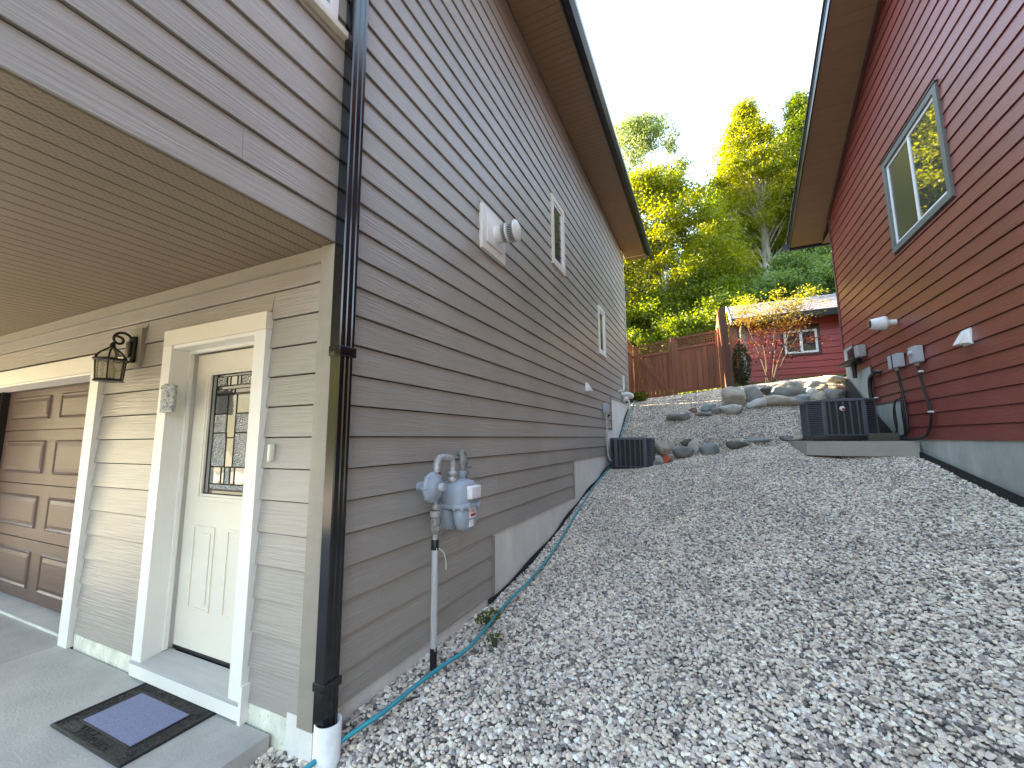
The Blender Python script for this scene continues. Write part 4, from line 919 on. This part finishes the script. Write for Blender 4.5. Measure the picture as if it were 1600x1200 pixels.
# ------------------------------------------------------------------ gate / fence
GT = thing('wooden_gate','red-brown cedar gate panels with lattice tops closing the far end of gravel','gate',(1.1,11,2.6))
def post(x,z0,z1,w_=.095,y_=11.0,m='cedar'): 
    p = B().box(x-w_/2,x+w_/2,y_-w_/2,y_+w_/2,z0,z1,.004); p.build('post',m,GT)
def panel(x0,x1,zb0,zb1,zt0,zt1,lat,diag,nb):
    f = lambda a0_,a1_,x: a0_+(a1_-a0_)*(x-x0)/(x1-x0)
    nbw = (x1-x0)/nb
    for k in range(nb):
        a = x0+k*nbw+.0045; c = x0+(k+1)*nbw-.0045; dd_ = .004*(k%2)
        p = B().add([(a,11.0,f(zb0,zb1,a)),(c,11.0,f(zb0,zb1,c)),(c,11.0,f(zt0,zt1,c)-lat),(a,11.0,f(zt0,zt1,a)-lat),(a,11.018,f(zb0,zb1,a)),(c,11.018,f(zb0,zb1,c)),(c,11.018,f(zt0,zt1,c)-lat),(a,11.018,f(zt0,zt1,a)-lat)],HX)
        p.build('fence_board','cedar',GT)
    def rail(za,zb,h_,y0_=10.972,y1_=10.998): B().add([(x0,y0_,za-h_/2),(x1,y0_,zb-h_/2),(x1,y0_,zb+h_/2),(x0,y0_,za+h_/2),(x0,y1_,za-h_/2),(x1,y1_,zb-h_/2),(x1,y1_,zb+h_/2),(x0,y1_,za+h_/2)],HX).build('rail','cedar',GT)
    rail(zt0-.025,zt1-.025,.05,10.97,11.02); rail(zt0-lat,zt1-lat,.07); rail(zb0+.05,zb1+.05,.085)
    B().box(x0,x0+.06,10.970,10.998,zb0+.09,zt0-.05).box(x1-.06,x1,10.970,10.998,zb1+.09,zt1-.05).build('stile','cedar',GT)
    if diag:
        a = Vector((x0+.06,0,zt0-lat-.04)); c = Vector((x1-.06,0,zb1+.10)); d = (c-a).normalized(); n_ = Vector((-d.z,0,d.x))*.045
        q = [a+n_,c+n_,c-n_,a-n_]; B().add([(v.x,10.974,v.z) for v in q]+[(v.x,10.997,v.z) for v in q],HX).build('diagonal_brace','cedar',GT)
    lt = B(); nv = int((x1-x0-.12)/.062)
    for k in range(1,nv):
        xx = x0+.06+(x1-x0-.12)*k/nv; zt = f(zt0,zt1,xx); lt.box(xx-.011,xx+.011,10.984,10.991,zt-lat+.03,zt-.05)
    for k in range(1,4):
        s_ = k/4; za = zt0-lat+.03+(lat-.08)*s_; zb = zt1-lat+.03+(lat-.08)*s_
        lt.add([(x0+.06,10.992,za-.011),(x1-.06,10.992,zb-.011),(x1-.06,10.992,zb+.011),(x0+.06,10.992,za+.011),(x0+.06,10.999,za-.011),(x1-.06,10.999,zb-.011),(x1-.06,10.999,zb+.011),(x0+.06,10.999,za+.011)],HX)
    lt.build('lattice','cedar',GT)
panel(.10,1.045,2.60,2.66,4.19,4.29,.33,True,8)
panel(1.165,2.27,2.74,2.83,4.33,4.43,.33,False,8)
post(.045,2.5,4.20,.09); post(1.105,2.6,4.36,.105); post(2.325,2.6,4.50,.10)
# short return to the house
SF = thing('return_fence','short cedar fence panel joining the gate post to the grey house','fence',(-.02,10.4,2.5))
for k in range(8): B().box(-.03,-.012,9.90+k*.132,9.90+(k+1)*.132-.006,2.4,3.87).build('fence_board','cedar',SF)
B().box(-.045,-.0,9.90,10.955,4.17,4.22).box(-.011,.012,9.90,10.955,3.84,3.91).box(-.011,.012,9.90,10.955,2.5,2.58).build('rail','cedar',SF)
lt = B()
for k in range(1,16): lt.box(-.026,-.020,9.90+k*.066-.01,9.90+k*.066+.01,3.91,4.17)
for k in range(1,4): lt.box(-.019,-.012,9.90,10.955,3.91+.065*k-.01,3.91+.065*k+.01)
lt.build('lattice','cedar',SF)
# leaning end panel of the side fence
LF = thing('leaning_fence','tall dark timber fence end leaning beside the gate, its left edge sunlit','fence',(2.45,10.9,2.6))
lean = .10
def lz(x,z): return x-lean*(z-2.6)/2.4
for (ya,yb) in ((10.72,10.86),(11.6,11.74),(12.5,12.64)):
    q = [(2.43,2.55),(2.60,2.55),(2.60-lean,4.98),(2.43-lean,4.98)]; B().prism(q,'y',ya,yb).build('post','cedar_dark',LF)
for k in range(12): B().prism([(2.405,2.7),(2.428,2.7),(2.428-lean,4.9),(2.405-lean,4.9)],'y',10.74+k*.165,10.74+(k+1)*.165-.006).build('fence_board','cedar',LF)
PF = thing('rear_fence_panel','small orange-red sunlit fence panel between the leaning fence and the shed','fence',(2.75,12.3,3.2))
for k in range(6): B().box(2.64,2.86,12.2,12.22,3.2+k*.28,3.2+(k+1)*.28-.006).build('fence_board','cedar',PF)
B().box(2.63,2.655,12.19,12.2,3.1,4.9).build('rail','cedar',PF)
# ------------------------------------------------------------------ red shed
SH = thing('red_shed','bright red lap-sided shed with white window and grey roof behind the boulders','shed',(5,13.5,3))
def sp_(b,n,m): return b.build(n,m,SH)
sy = 12.5; sz0 = 2.9
sp_(B().box(3.0,8.2,sy+.022,15.2,2.6,4.92),'wall','house_wrap')
def shed_rows():
    zref = sz0; z = zref
    while z < 4.86:
        b_ = min(z+.1778,4.86); segs = [[3.10,5.4],[5.4,8.2]]
        if z < 4.60 and b_ > 3.79: segs = [[3.10,3.98],[4.93,8.2]]
        for s0,s1 in segs: board(SH,'siding_board','shed_siding',(s0,sy,z),0,0,s1-s0,0,s1-s0,b_-z)
        z += .1778
shed_rows()
sp_(B().box(2.985,3.095,sy-.014,sy+.06,2.85,4.86),'corner_trim','gray_wood')
for k in range(11): board(SH,'siding_board','shed_siding',(3.0,15.2,sz0+k*.1778),-PI/2,0,2.7,0,2.7,.1778)
SW = B(); ringxz(SW,3.98,4.93,3.79,4.60,.07,sy-.016,sy+.03); SW = SW.build('window','maroon_trim',SH)
q = B(); ringxz(q,4.052,4.858,3.862,4.528,.055,sy-.006,sy+.03); q.box(4.43,4.50,sy-.006,sy+.03,3.917,4.473); q.build('frame','vinyl_white',SW)
B().box(4.107,4.43,sy+.012,sy+.018,3.917,4.473).build('pane','glass_dark',SW); B().box(4.50,4.803,sy+.012,sy+.018,3.917,4.473).build('pane','glass_dark',SW)
sp_(B().prism([(12.12,4.86),(12.14,4.98),(13.9,5.86),(15.7,4.98),(15.7,4.92),(13.9,5.78),(12.14,4.92)],'x',2.72,8.6),'roof','roof_shingle')
mat('shed_roof_gray',(.13,.125,.14),.8,.3,(3,20,20),bump=.3,bscale=(10,40,40))
for j in range(9):
    ya = 12.10+j*.2; za = 4.985+(ya-12.14)*.50+.012
    q = B().add([(2.70,ya,za+.012),(8.6,ya,za+.012),(8.6,ya+.205,za+.105),(2.70,ya+.205,za+.105),(2.70,ya,za),(8.6,ya,za),(8.6,ya+.205,za+.09),(2.70,ya+.205,za+.09)],HX); q.build('shingle_course','shed_roof_gray',SH)
sp_(B().box(2.72,8.6,12.085,12.11,4.80,4.99),'fascia','plastic_black')
sp_(B().prism([(12.10,4.80),(12.10,5.0),(13.9,5.90),(15.7,5.0),(15.7,4.85),(13.9,5.72)],'x',2.695,2.715),'gable_fascia','gray_wood')
sp_(B().box(2.72,8.6,12.11,12.5,4.84,4.855),'soffit','cedar')
# ------------------------------------------------------------------ rocks
def rock(name,label,p,w_,h_,m,group,seed):
    rnd = random.Random(seed); bm = bmesh.new(); bmesh.ops.create_icosphere(bm,subdivisions=3,radius=1)
    off = Vector((seed*3.1,seed*1.7,seed*.9)); dpt = w_*rnd.uniform(.6,.85)
    planes = [(Vector((rnd.gauss(0,1),rnd.gauss(0,1),rnd.gauss(0,.8))).normalized(), rnd.uniform(.55,.82)) for _ in range(14)]
    ang = rnd.uniform(-.3,.3)
    for v in bm.verts:
        d = v.co.normalized(); r = 1+.16*noise.noise(d*1.4+off)
        c = d*r
        for n_,t_ in planes:
            e = c.dot(n_)-t_
            if e > 0: c -= n_*e*.93
        c *= 1+.035*noise.noise(d*5+off)
        v.co = Vector((c.x*w_*.64, c.y*dpt*.62, c.z*h_*.72))
    bmesh.ops.rotate(bm,verts=bm.verts,matrix=Matrix.Rotation(ang,3,'Y')@Matrix.Rotation(rnd.uniform(-.5,.5),3,'Z'))
    me = bpy.data.meshes.new(name); bm.to_mesh(me); bm.free(); me.polygons.foreach_set('use_smooth',[True]*len(me.polygons)); me.materials.append(M[m])
    o = bpy.data.objects.new(name,me); COL.objects.link(o); o.location = (p[0],p[1]+dpt*.25,p[2]+h_*.42); tag(o,label,'rock',group); return o
mat('rock_gray',(.25,.25,.23),.85,.4,(7,7,7),8,bump=.6,bscale=(12,12,12),orand=.22)
mat('rock_tan',(.36,.31,.24),.85,.35,(6,6,6),8,bump=.6,bscale=(12,12,12),orand=.15)
mat('rock_light',(.46,.45,.41),.85,.3,(6,6,6),8,bump=.5,bscale=(12,12,12),orand=.12)
mat('rock_blue',(.24,.28,.28),.85,.3,(6,6,6),8,bump=.5,bscale=(12,12,12),orand=.12)
mat('rock_dark',(.11,.11,.09),.85,.5,(7,7,7),8,bump=.6,bscale=(12,12,12),orand=.2)
mat('rock_red',(.22,.12,.09),.85,.4,(7,7,7),8,bump=.6,bscale=(12,12,12))
ROCKS = [('a',0.99,7.65,1.12,0.42,0.28,'tan','squarish tan boulder touching the small air conditioner'),('a',1.39,7.38,1.09,0.37,0.21,'gray','rounded grey rock, second from the small air conditioner'),('a',1.15,7.8,1.28,0.12,0.19,'light','narrow upright pale stone on top of the lower rock row'),
('a',1.45,7.81,1.31,0.25,0.14,'dark','dark flat stone tucked behind the whitish lower rock'),('a',1.61,7.61,1.17,0.21,0.29,'light','whitish upright rock in the middle of lower rock row'),('a',1.87,7.47,1.16,0.35,0.25,'blue','greenish grey pointed rock ending the lower rock pile'),
('a',0.89,7.35,1.03,0.18,0.11,'light','small pale stone just above the orange shard'),('a',0.97,6.95,0.94,0.2,0.14,'blue','blue-grey stone at the front right foot of small air conditioner'),('a',1.16,7.1,1.02,0.17,0.15,'gray','small grey stone right of the orange shard'),
('a',2.33,7.62,1.27,0.41,0.15,'dark','low dark mossy rock alone right of lower rock pile'),('a',2.69,7.71,1.38,0.43,0.10,'blue','flat grey slab half sunk in gravel mid-slope'),('a',3.25,7.65,1.42,0.3,0.09,'gray','flat stone in gravel left of the large air conditioner'),('a',3.42,7.55,1.42,0.26,0.08,'tan','flat stone touching the concrete pad corner'),
('b',1.26,8.77,1.88,0.57,0.19,'gray','long low grey rock, leftmost of the upper bank'),('b',1.5,9.02,2.04,0.14,0.07,'light','little pale pebble rock beside the reddish stone'),('b',1.58,9.04,2.06,0.18,0.12,'red','small reddish brown stone on the upper bank'),
('b',1.81,8.85,1.97,0.33,0.11,'gray','thin flat grey stone on the upper bank'),('b',1.89,9.05,2.1,0.3,0.18,'blue','blue-grey wedge rock left of big round boulder'),('b',2.06,8.86,2.0,0.22,0.15,'gray','small square grey rock below the blue-grey wedge'),('b',2.37,8.8,2.0,0.47,0.23,'light','light flat-faced rock in front of big round boulder'),
('c',2.47,9.06,2.15,0.61,0.45,'tan','big round tan-grey boulder, largest of the upper bank'),('c',2.47,9.86,2.58,0.29,0.13,'light','pale rock behind the biggest boulder near the leaning fence'),('c',2.83,9.24,2.29,0.48,0.33,'gray','dark grey blocky boulder right of the biggest one'),
('c',2.91,8.96,2.14,0.49,0.2,'light','pale low rock in the front of the bank centre'),('c',3.28,8.88,2.13,0.67,0.24,'tan','long brownish flat-topped rock in the bank centre'),('c',3.2,9.46,2.44,0.33,0.2,'dark','dark grey rock under the small maple'),('c',3.52,9.29,2.38,0.55,0.29,'gray','large triangular grey boulder below the shed window'),
('c',3.71,8.93,2.19,0.37,0.19,'blue','smooth bluish rock left of large air conditioner top'),('c',3.26,9.27,2.35,0.18,0.09,'light','small pale filler stone above the long brownish rock'),('c',3.82,9.65,2.61,0.21,0.1,'gray','small grey cap stone at the shed wall foot'),('c',3.82,9.33,2.43,0.21,0.14,'blue','small bluish stone right of the triangular boulder'),
('c',4.04,9.48,2.53,0.35,0.2,'light','pale rounded rock on the bank top right'),('c',3.94,9.17,2.35,0.24,0.19,'light','pale grey stone in the bank behind the large air conditioner'),('c',4.17,9.35,2.46,0.24,0.2,'tan','tan round stone in the bank near red house corner'),('c',4.03,8.98,2.24,0.41,0.19,'tan','yellowish tan rock just above the large air conditioner'),
('c',4.29,8.96,2.25,0.41,0.23,'gray','smooth grey rock above the large air conditioner, by black membrane'),('c',4.40,9.63,2.64,0.28,0.17,'light','pale cap rock near the red house corner'),('c',4.45,9.55,2.72,0.43,0.10,'light','flat pale slab laid on top by red house corner'),('c',4.36,9.29,2.44,0.38,0.13,'red','brown layered rock under the flat pale slab'),('c',4.42,9.37,2.38,0.16,0.12,'gray','small grey stone squeezed beside the red house corner')]
for i,(t_,x,y,z,w_,h_,m_,lab) in enumerate(ROCKS):
    grp = {'a':'rocks in the lower row','b':'rocks on the upper bank','c':'rocks on the upper bank'}[t_]
    rock('boulder' if w_ > .3 else 'stone',lab,(x,y,z),w_,h_,'rock_'+m_,grp,i+3)
sh = B().add([(1.03,7.0,1.0),(1.12,6.98,1.02),(1.18,7.02,1.10),(1.10,7.05,1.17),(1.03,7.05,1.12),(1.04,7.06,1.0),(1.13,7.04,1.02),(1.19,7.08,1.10),(1.10,7.11,1.17),(1.03,7.11,1.12)],[(0,1,2,3,4),(9,8,7,6,5),(0,5,6,1),(1,6,7,2),(2,7,8,3),(3,8,9,4),(4,9,5,0)])
tag(shift(sh.build('clay_shard','terracotta'),(1.1,7.04,1.0)),'bright orange terracotta shard lying among rocks by the small air conditioner','clay shard')
# ------------------------------------------------------------------ plants
def leaf_mesh(name, pts, sizes, tint, m, rng, flat=0.):
    n = len(pts); a = rng.normal(size=(n,3)); a /= np.linalg.norm(a,axis=1)[:,None]
    nrm = rng.normal(size=(n,3)); nrm[:,2] += flat; nrm /= np.linalg.norm(nrm,axis=1)[:,None]
    u = np.cross(nrm,a); u /= np.linalg.norm(u,axis=1)[:,None]+1e-9; v = np.cross(nrm,u)
    s = sizes[:,None]
    A = pts-u*s*.5; C_ = pts+u*s*.5; Bq = pts+v*s*.28+nrm*s*.08; D = pts-v*s*.28+nrm*s*.08
    vs = np.stack([A,Bq,C_,D],1).reshape(-1,3).astype(np.float32)
    me = bpy.data.meshes.new(name); me.vertices.add(4*n); me.vertices.foreach_set('co',vs.ravel()); me.loops.add(4*n); me.loops.foreach_set('vertex_index',np.arange(4*n,dtype=np.int32))
    me.polygons.add(n); me.polygons.foreach_set('loop_start',np.arange(n,dtype=np.int32)*4); me.polygons.foreach_set('loop_total',np.full(n,4,dtype=np.int32)); me.update(calc_edges=True)
    at = me.attributes.new('tint','FLOAT','FACE'); at.data.foreach_set('value',np.clip(tint,0,1).astype(np.float32)); me.materials.append(M[m]); return me
TREE = {}
def make_tree(key, H, crown_lo, crown_r, nclump, nleaf, leaf, lm, bark, trunk_r, shape='oval', lean=0., seed=1, csz=.55, stems=1):
    rng = np.random.default_rng(seed); rnd = random.Random(seed)
    tb = B(); cl = []
    for s_ in range(stems):
        lx_ = lean+(rnd.uniform(-.08,.08)*H if stems > 1 else 0); ly_ = rnd.uniform(-.05,.05)*H if stems > 1 else 0
        ox = rnd.uniform(-.3,.3) if stems > 1 else 0
        tp = [Vector((ox+lx_*t+.12*math.sin(t*5+seed+s_)*trunk_r*4, ly_*t+.12*math.cos(t*4+seed)*trunk_r*3, H*.95*t)) for t in [k/9 for k in range(10)]]
        rr = [trunk_r*(1-.9*k/9)/math.sqrt(stems)*(1.5 if k == 0 else 1) for k in range(10)]
        tb.tube(tp,rr,9)
        for i in range(nclump//stems):
            t = rng.uniform(0,1)**(.9); z = crown_lo+(H-crown_lo)*t
            if shape == 'oval': R = crown_r*math.sin(PI*min(.97,max(.04,.12+.86*t)))**.7
            elif shape == 'poplar': R = crown_r*(.65+.5*math.sin(PI*t))*(1-t**4)
            elif shape == 'bush': R = crown_r*math.sqrt(max(.02,1-t*t))
            else: R = crown_r*(1-t*.95)
            a = rng.uniform(0,2*PI); q = R*math.sqrt(rng.uniform(.12,1))
            k = min(9,z/(H*.95)*9); k0 = int(min(8,k)); base = tp[k0].lerp(tp[k0+1],min(1,k-k0))
            c = Vector((base.x+q*math.cos(a),base.y+q*math.sin(a),z)); cl.append((c,rnd.uniform(.6,1.3)*csz))
            if i % 2 == 0:
                kb = max(0,k-rnd.uniform(.8,2.2)*(q/crown_r+.3)); kk = int(min(8,kb)); st = tp[kk].lerp(tp[kk+1],min(1,kb-kk))
                mid = st.lerp(c,.5)+Vector((0,0,rnd.uniform(-.05,.12)*q)); r0 = max(.010,rr[kk]*.2); tb.tube([st,mid,c],[r0,r0*.6,r0*.2],5,cap=False)
    C_ = np.array([c[:] for c,_ in cl]); Sz = np.array([s for _,s in cl]); idx = rng.integers(0,len(cl),nleaf)
    off = rng.normal(size=(nleaf,3))*Sz[idx][:,None]*np.array([.62,.62,.42]); P = C_[idx]+off
    ct = rng.uniform(0,1,len(cl))
    tint = .25+.5*ct[idx]+rng.normal(size=nleaf)*.14
    lmsh = leaf_mesh('crown',P,leaf*rng.uniform(.6,1.3,nleaf),tint,lm,rng,.5)
    me = bpy.data.meshes.new('trunk'); me.from_pydata([tuple(v) for v in tb.v],[],tb.f); me.polygons.foreach_set('use_smooth',tb.sm); me.materials.append(M[bark])
    TREE[key] = (me,lmsh); return TREE[key]
def place_tree(key,name,label,x,y,z=None,s=1.,rz=0.,group=None,cat='tree',lm=None,sxy=None):
    me,lf = TREE[key]; z = float(terrain(np.array(x),np.array(y)))-.1 if z is None else z
    T = thing(name,label,cat,(x,y,z),group); T.rotation_euler = (0,0,rz); T.scale = (sxy or s,sxy or s,s)
    for n_,d in (('trunk',me),('crown',lf)):
        o = bpy.data.objects.new(n_,d); COL.objects.link(o); o.parent = T
    return T
make_tree('poplar',16,6.0,2.4,210,56000,.14,'leaf_yellowgreen','bark_pale',.38,'poplar',lean=-.9,seed=5,csz=.5)
make_tree('poplar2',15,3,1.8,190,46000,.14,'leaf_green','bark_pale',.24,'poplar',seed=8,csz=.48)
make_tree('thin',20,11.5,2.9,80,15000,.17,'leaf_bluegreen','bark_pale',.24,'poplar',seed=14,csz=.6,stems=4)
make_tree('broad',10.5,1.0,4.3,330,80000,.13,'leaf_yellowgreen','bark_brown',.17,'oval',seed=21,csz=.48)
make_tree('bush',4.0,.2,2.1,60,16000,.13,'leaf_pale','bark_brown',.07,'bush',seed=31,csz=.40,stems=2)
make_tree('shrub',3.6,.1,1.9,100,18000,.12,'leaf_green','bark_brown',.06,'bush',seed=37,csz=.42,stems=2)
make_tree('forest',13,2.0,3.4,200,26000,.26,'leaf_green','bark_brown',.22,'oval',seed=41,csz=.9)
make_tree('forest_y',12,2.0,3.2,180,24000,.26,'leaf_yellowgreen','bark_pale',.2,'oval',seed=43,csz=.85)
place_tree('broad','leafy_tree','broad yellow-green leafy tree directly behind the wooden gate',-.15,18.5,s=.90,sxy=.95)
place_tree('poplar','cottonwood_tree','tall sunlit cottonwood with pale trunk right of the sky gap',5.9,25.5,s=.90,rz=.3)
place_tree('poplar2','cottonwood_tree','second tall cottonwood close to the red house eave',8.3,27,s=.98,rz=2)
place_tree('thin','birch_clump','tall thin-stemmed tree clump by the grey eave with bare lower stems',-.3,31,s=.90,rz=.5)
place_tree('thin','birch_clump','tallest left thin tree half hidden behind the grey eave',-3.2,30,s=.90,rz=3.1)
place_tree('broad','leafy_tree','smaller yellow leafy tree between the gate tree and the tall cottonwood',2.9,22.5,s=.58,rz=2.2)
place_tree('broad','leafy_tree','leafy tree rising behind the gate tree, mid hillside',1.6,26,s=.5,rz=4.2)
nb = 0
for i,(x,y,s) in enumerate([(4.6,16.6,.85),(6.6,17.2,1.0),(8.6,18.0,1.15),(6.0,19.5,1.1),(8.2,21,1.2)]):
    place_tree('bush','pale_bush',['pale green bush just over the left part of shed roof','pale green bush over the middle of the shed roof','pale green bush nearest the red house corner','pale bush at the foot of the tall cottonwood','pale bush higher up beneath the red eave'][i],x,y,s=s,rz=i*1.3,group='pale bushes behind the shed',cat='bush')
for i,(x,y,s) in enumerate([(-.6,14.2,.62),(1.0,14.6,.7),(2.6,15.2,.85),(-2,15.5,.9),(.4,16.5,.95),(2.2,17.6,1.1),(3.9,18.6,1.0)]):
    place_tree('shrub','green_shrub',['dark green shrub behind the gate at the grey house corner','dark green shrub right behind the gate middle post','green shrub behind the leaning fence','green shrub half hidden behind the grey house','green shrub under the gate tree trunk','green shrub right of the gate tree','tall green shrub left of the cottonwood trunk'][i],x,y,s=s,rz=i*.9,group='green shrubs behind the gate',cat='shrub')
k = 0
for (x,y,s) in [(-1,36,.6),(3,33,.62),(6,35,.9),(10,33,1.15),(2,40,.62),(7,42,1.2),(12,40,1.2),(-4,41,.85),(14,29,1.1),(11.5,23.5,.95),(-7,33,1.1),(-6,24,1.0),(-9,28,1.1),(-12,24,1.1),(-4,47,.62),(5,50,.65),(11,50,1.2),(-12,35,1.2),(-15,29,1.1),(-9,20.5,.95),(-17,22,1.0)]:
    place_tree('forest_y' if k%3 != 2 else 'forest','hillside_tree','dense green tree of the wooded hillside in the background',x,y,s=s,rz=k*1.7,group='trees of the wooded hillside'); k += 1
# small maple in front of the shed
rng = np.random.default_rng(77); rnd = random.Random(77)
MP = thing('maple_sapling','small Japanese maple, dark red below, top leaves coloured yellow as if sunlit, before the shed','maple tree',(3.35,10.35,2.75))
st = B(); cls = []
for i in range(6):
    a = -2.6+i*.95; r = rnd.uniform(.35,1.0); hx = .95*math.cos(a)*r+.25; top_ = Vector((3.35+hx*1.15,10.35+.5*math.sin(a),2.75+rnd.uniform(1.5,2.35)))
    p = [Vector((3.33+.03*i*math.cos(a),10.35,2.75)),Vector((3.35+hx*.35,10.35+.1*math.sin(a),3.4)),Vector((3.35+hx*.8,10.35+.35*math.sin(a),4.1)),top_]
    st.tube(smooth(p,4),[.014-.0008*k for k in range(13)],6)
    P_ = smooth(p,6)
    for j in range(16):
        q = P_[min(len(P_)-1,6+int(rnd.random()**.7*(len(P_)-6)))]; c = q+Vector((rnd.gauss(0,.25),rnd.gauss(0,.2),rnd.gauss(0,.07))); cls.append(c)
        if j % 2 == 0: st.tube([q,(q+c)/2+Vector((0,0,.03)),c],[.007,.005,.002],5,cap=False)
for j in range(26): cls.append(Vector((rnd.uniform(2.85,4.45),10.3+rnd.uniform(-.25,.3),rnd.uniform(4.35,4.9))))
for j in range(14): cls.append(Vector((rnd.uniform(2.75,3.1),10.4+rnd.uniform(-.25,.3),rnd.uniform(4.6,5.1))))
st.build('stems','bark_brown',MP)
C_ = np.array([c[:] for c in cls]); n = 5200; idx = rng.integers(0,len(cls),n); P = C_[idx]+rng.normal(size=(n,3))*np.array([.12,.12,.035])
tint = np.clip((P[:,2]-3.9)/1.1,0,1)*1.0+rng.normal(size=n)*.14  # sun and shade painted by height: sunlit yellow top, shaded red below
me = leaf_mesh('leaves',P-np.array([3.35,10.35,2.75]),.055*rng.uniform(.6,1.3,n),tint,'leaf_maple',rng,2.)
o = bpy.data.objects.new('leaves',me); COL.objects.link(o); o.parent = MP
def leafy(name,label,cat,c,r,n,leaf,m,seed,cone=False,part='foliage',extra=None):
    rg_ = np.random.default_rng(seed); T = thing(name,label,cat,c)
    u = rg_.normal(size=(n,3)); u /= np.linalg.norm(u,axis=1)[:,None]; u *= rg_.uniform(.5,1,n)[:,None]**.5
    P = u*np.array(r); P[:,2] += r[2]
    if cone: k = np.clip(1-P[:,2]/(2*r[2]),.08,1)**.6; P[:,0] *= k; P[:,1] *= k
    me = leaf_mesh(part,P,leaf*rg_.uniform(.6,1.3,n),rg_.uniform(0,1,n),m,rg_,.2); o = bpy.data.objects.new(part,me); COL.objects.link(o); o.parent = T
    B().tube([(c[0],c[1],c[2]-.1),(c[0],c[1],c[2]+r[2])],.02,6).build('stem','bark_brown',T); return T
leafy('conical_shrub','narrow bright yellow-green conifer sunlit behind the leaning fence','shrub',(2.66,12.9,3.0),(.16,.16,1.22),3500,.06,'leaf_yellow',5,True)
leafy('dark_shrub','dark-leaved shrub between the leaning fence and the maple','shrub',(2.80,10.9,2.8),(.22,.2,.62),1500,.06,'leaf_dark',6)
leafy('small_shrub','low green plant at the grey house corner by the gate','plant',(.22,10.35,2.5),(.22,.25,.13),700,.055,'leaf_green',7)
leafy('weed_clump','small green weed in the gravel between hose and grey foundation','weed',(.20,1.42,.09),(.09,.14,.035),120,.03,'leaf_green',8)
leafy('weed_clump','tiny green weed in the gravel just right of the hose','weed',(.40,1.15,.09),(.06,.08,.02),50,.028,'leaf_green',9)
rg_ = np.random.default_rng(12); n = 150; X = np.concatenate([rg_.uniform(.1,4.3,90), rg_.normal(.35,.18,60)]); Y = np.concatenate([rg_.uniform(-.2,8,90), rg_.uniform(.6,3.2,60)]); X = np.clip(X,.05,4.4)
leaf_mat('leaf_dry', (.06,.035,.015), (.16,.09,.04), .2)
me = leaf_mesh('leaf_litter',np.stack([X,Y,g(X,Y)+.012],1),.022*rg_.uniform(.5,1.5,n),rg_.uniform(0,1,n),'leaf_dry',rg_,3.); o = bpy.data.objects.new('leaf_litter',me); COL.objects.link(o); tag(o,'scattered dry brown leaf scraps lying on the grey gravel','leaf litter',kind='stuff')
# grass behind the gate
rg_ = np.random.default_rng(3); n = 26000; X = rg_.uniform(-3,9,n); Y = rg_.uniform(11.15,15.5,n); keep = ~((X>2.9)&(Y>12.4)&(X<8.3)); X = X[keep]; Y = Y[keep]; n = len(X)
Z = terrain(X,Y); me = leaf_mesh('grass',np.stack([X,Y,Z+.04],1),np.full(n,.13),rg_.uniform(0,1,n),'grass',rg_,-.0); o = bpy.data.objects.new('grass',me); COL.objects.link(o); tag(o,'sunlit green grass on the yard behind the gate','grass',kind='stuff')
n = 30000; X = rg_.uniform(-8,14,n); Y = rg_.uniform(15,34,n); Z = terrain(X,Y); me = leaf_mesh('undergrowth',np.stack([X,Y,Z+rg_.uniform(0,.7,n)],1),np.full(n,.3),rg_.uniform(0,.8,n),'leaf_green',rg_,.3); o = bpy.data.objects.new('undergrowth',me); COL.objects.link(o); tag(o,'dense green undergrowth covering the hillside','undergrowth',kind='stuff')
# ------------------------------------------------------------------ behind the camera: street, trees across it (seen in the door glass)
struct(B().add([(-80,-16,-.42),(80,-16,-.42),(80,-9,-.24),(-80,-9,-.24)],[(0,1,2,3)]).build('street','asphalt'))
for i,(x,y,s) in enumerate([(-16,-26,.9),(-11,-30,1.0),(-20,-34,1.1),(-26,-28,1.0),(-6,-38,1.1),(2,-36,1.0),(-31,-36,1.2),(9,-32,1.0)]):
    place_tree('forest_y' if i%2 else 'forest','street_tree','green tree across the street behind the viewer',x,y,s=s,rz=i,group='trees across the street')
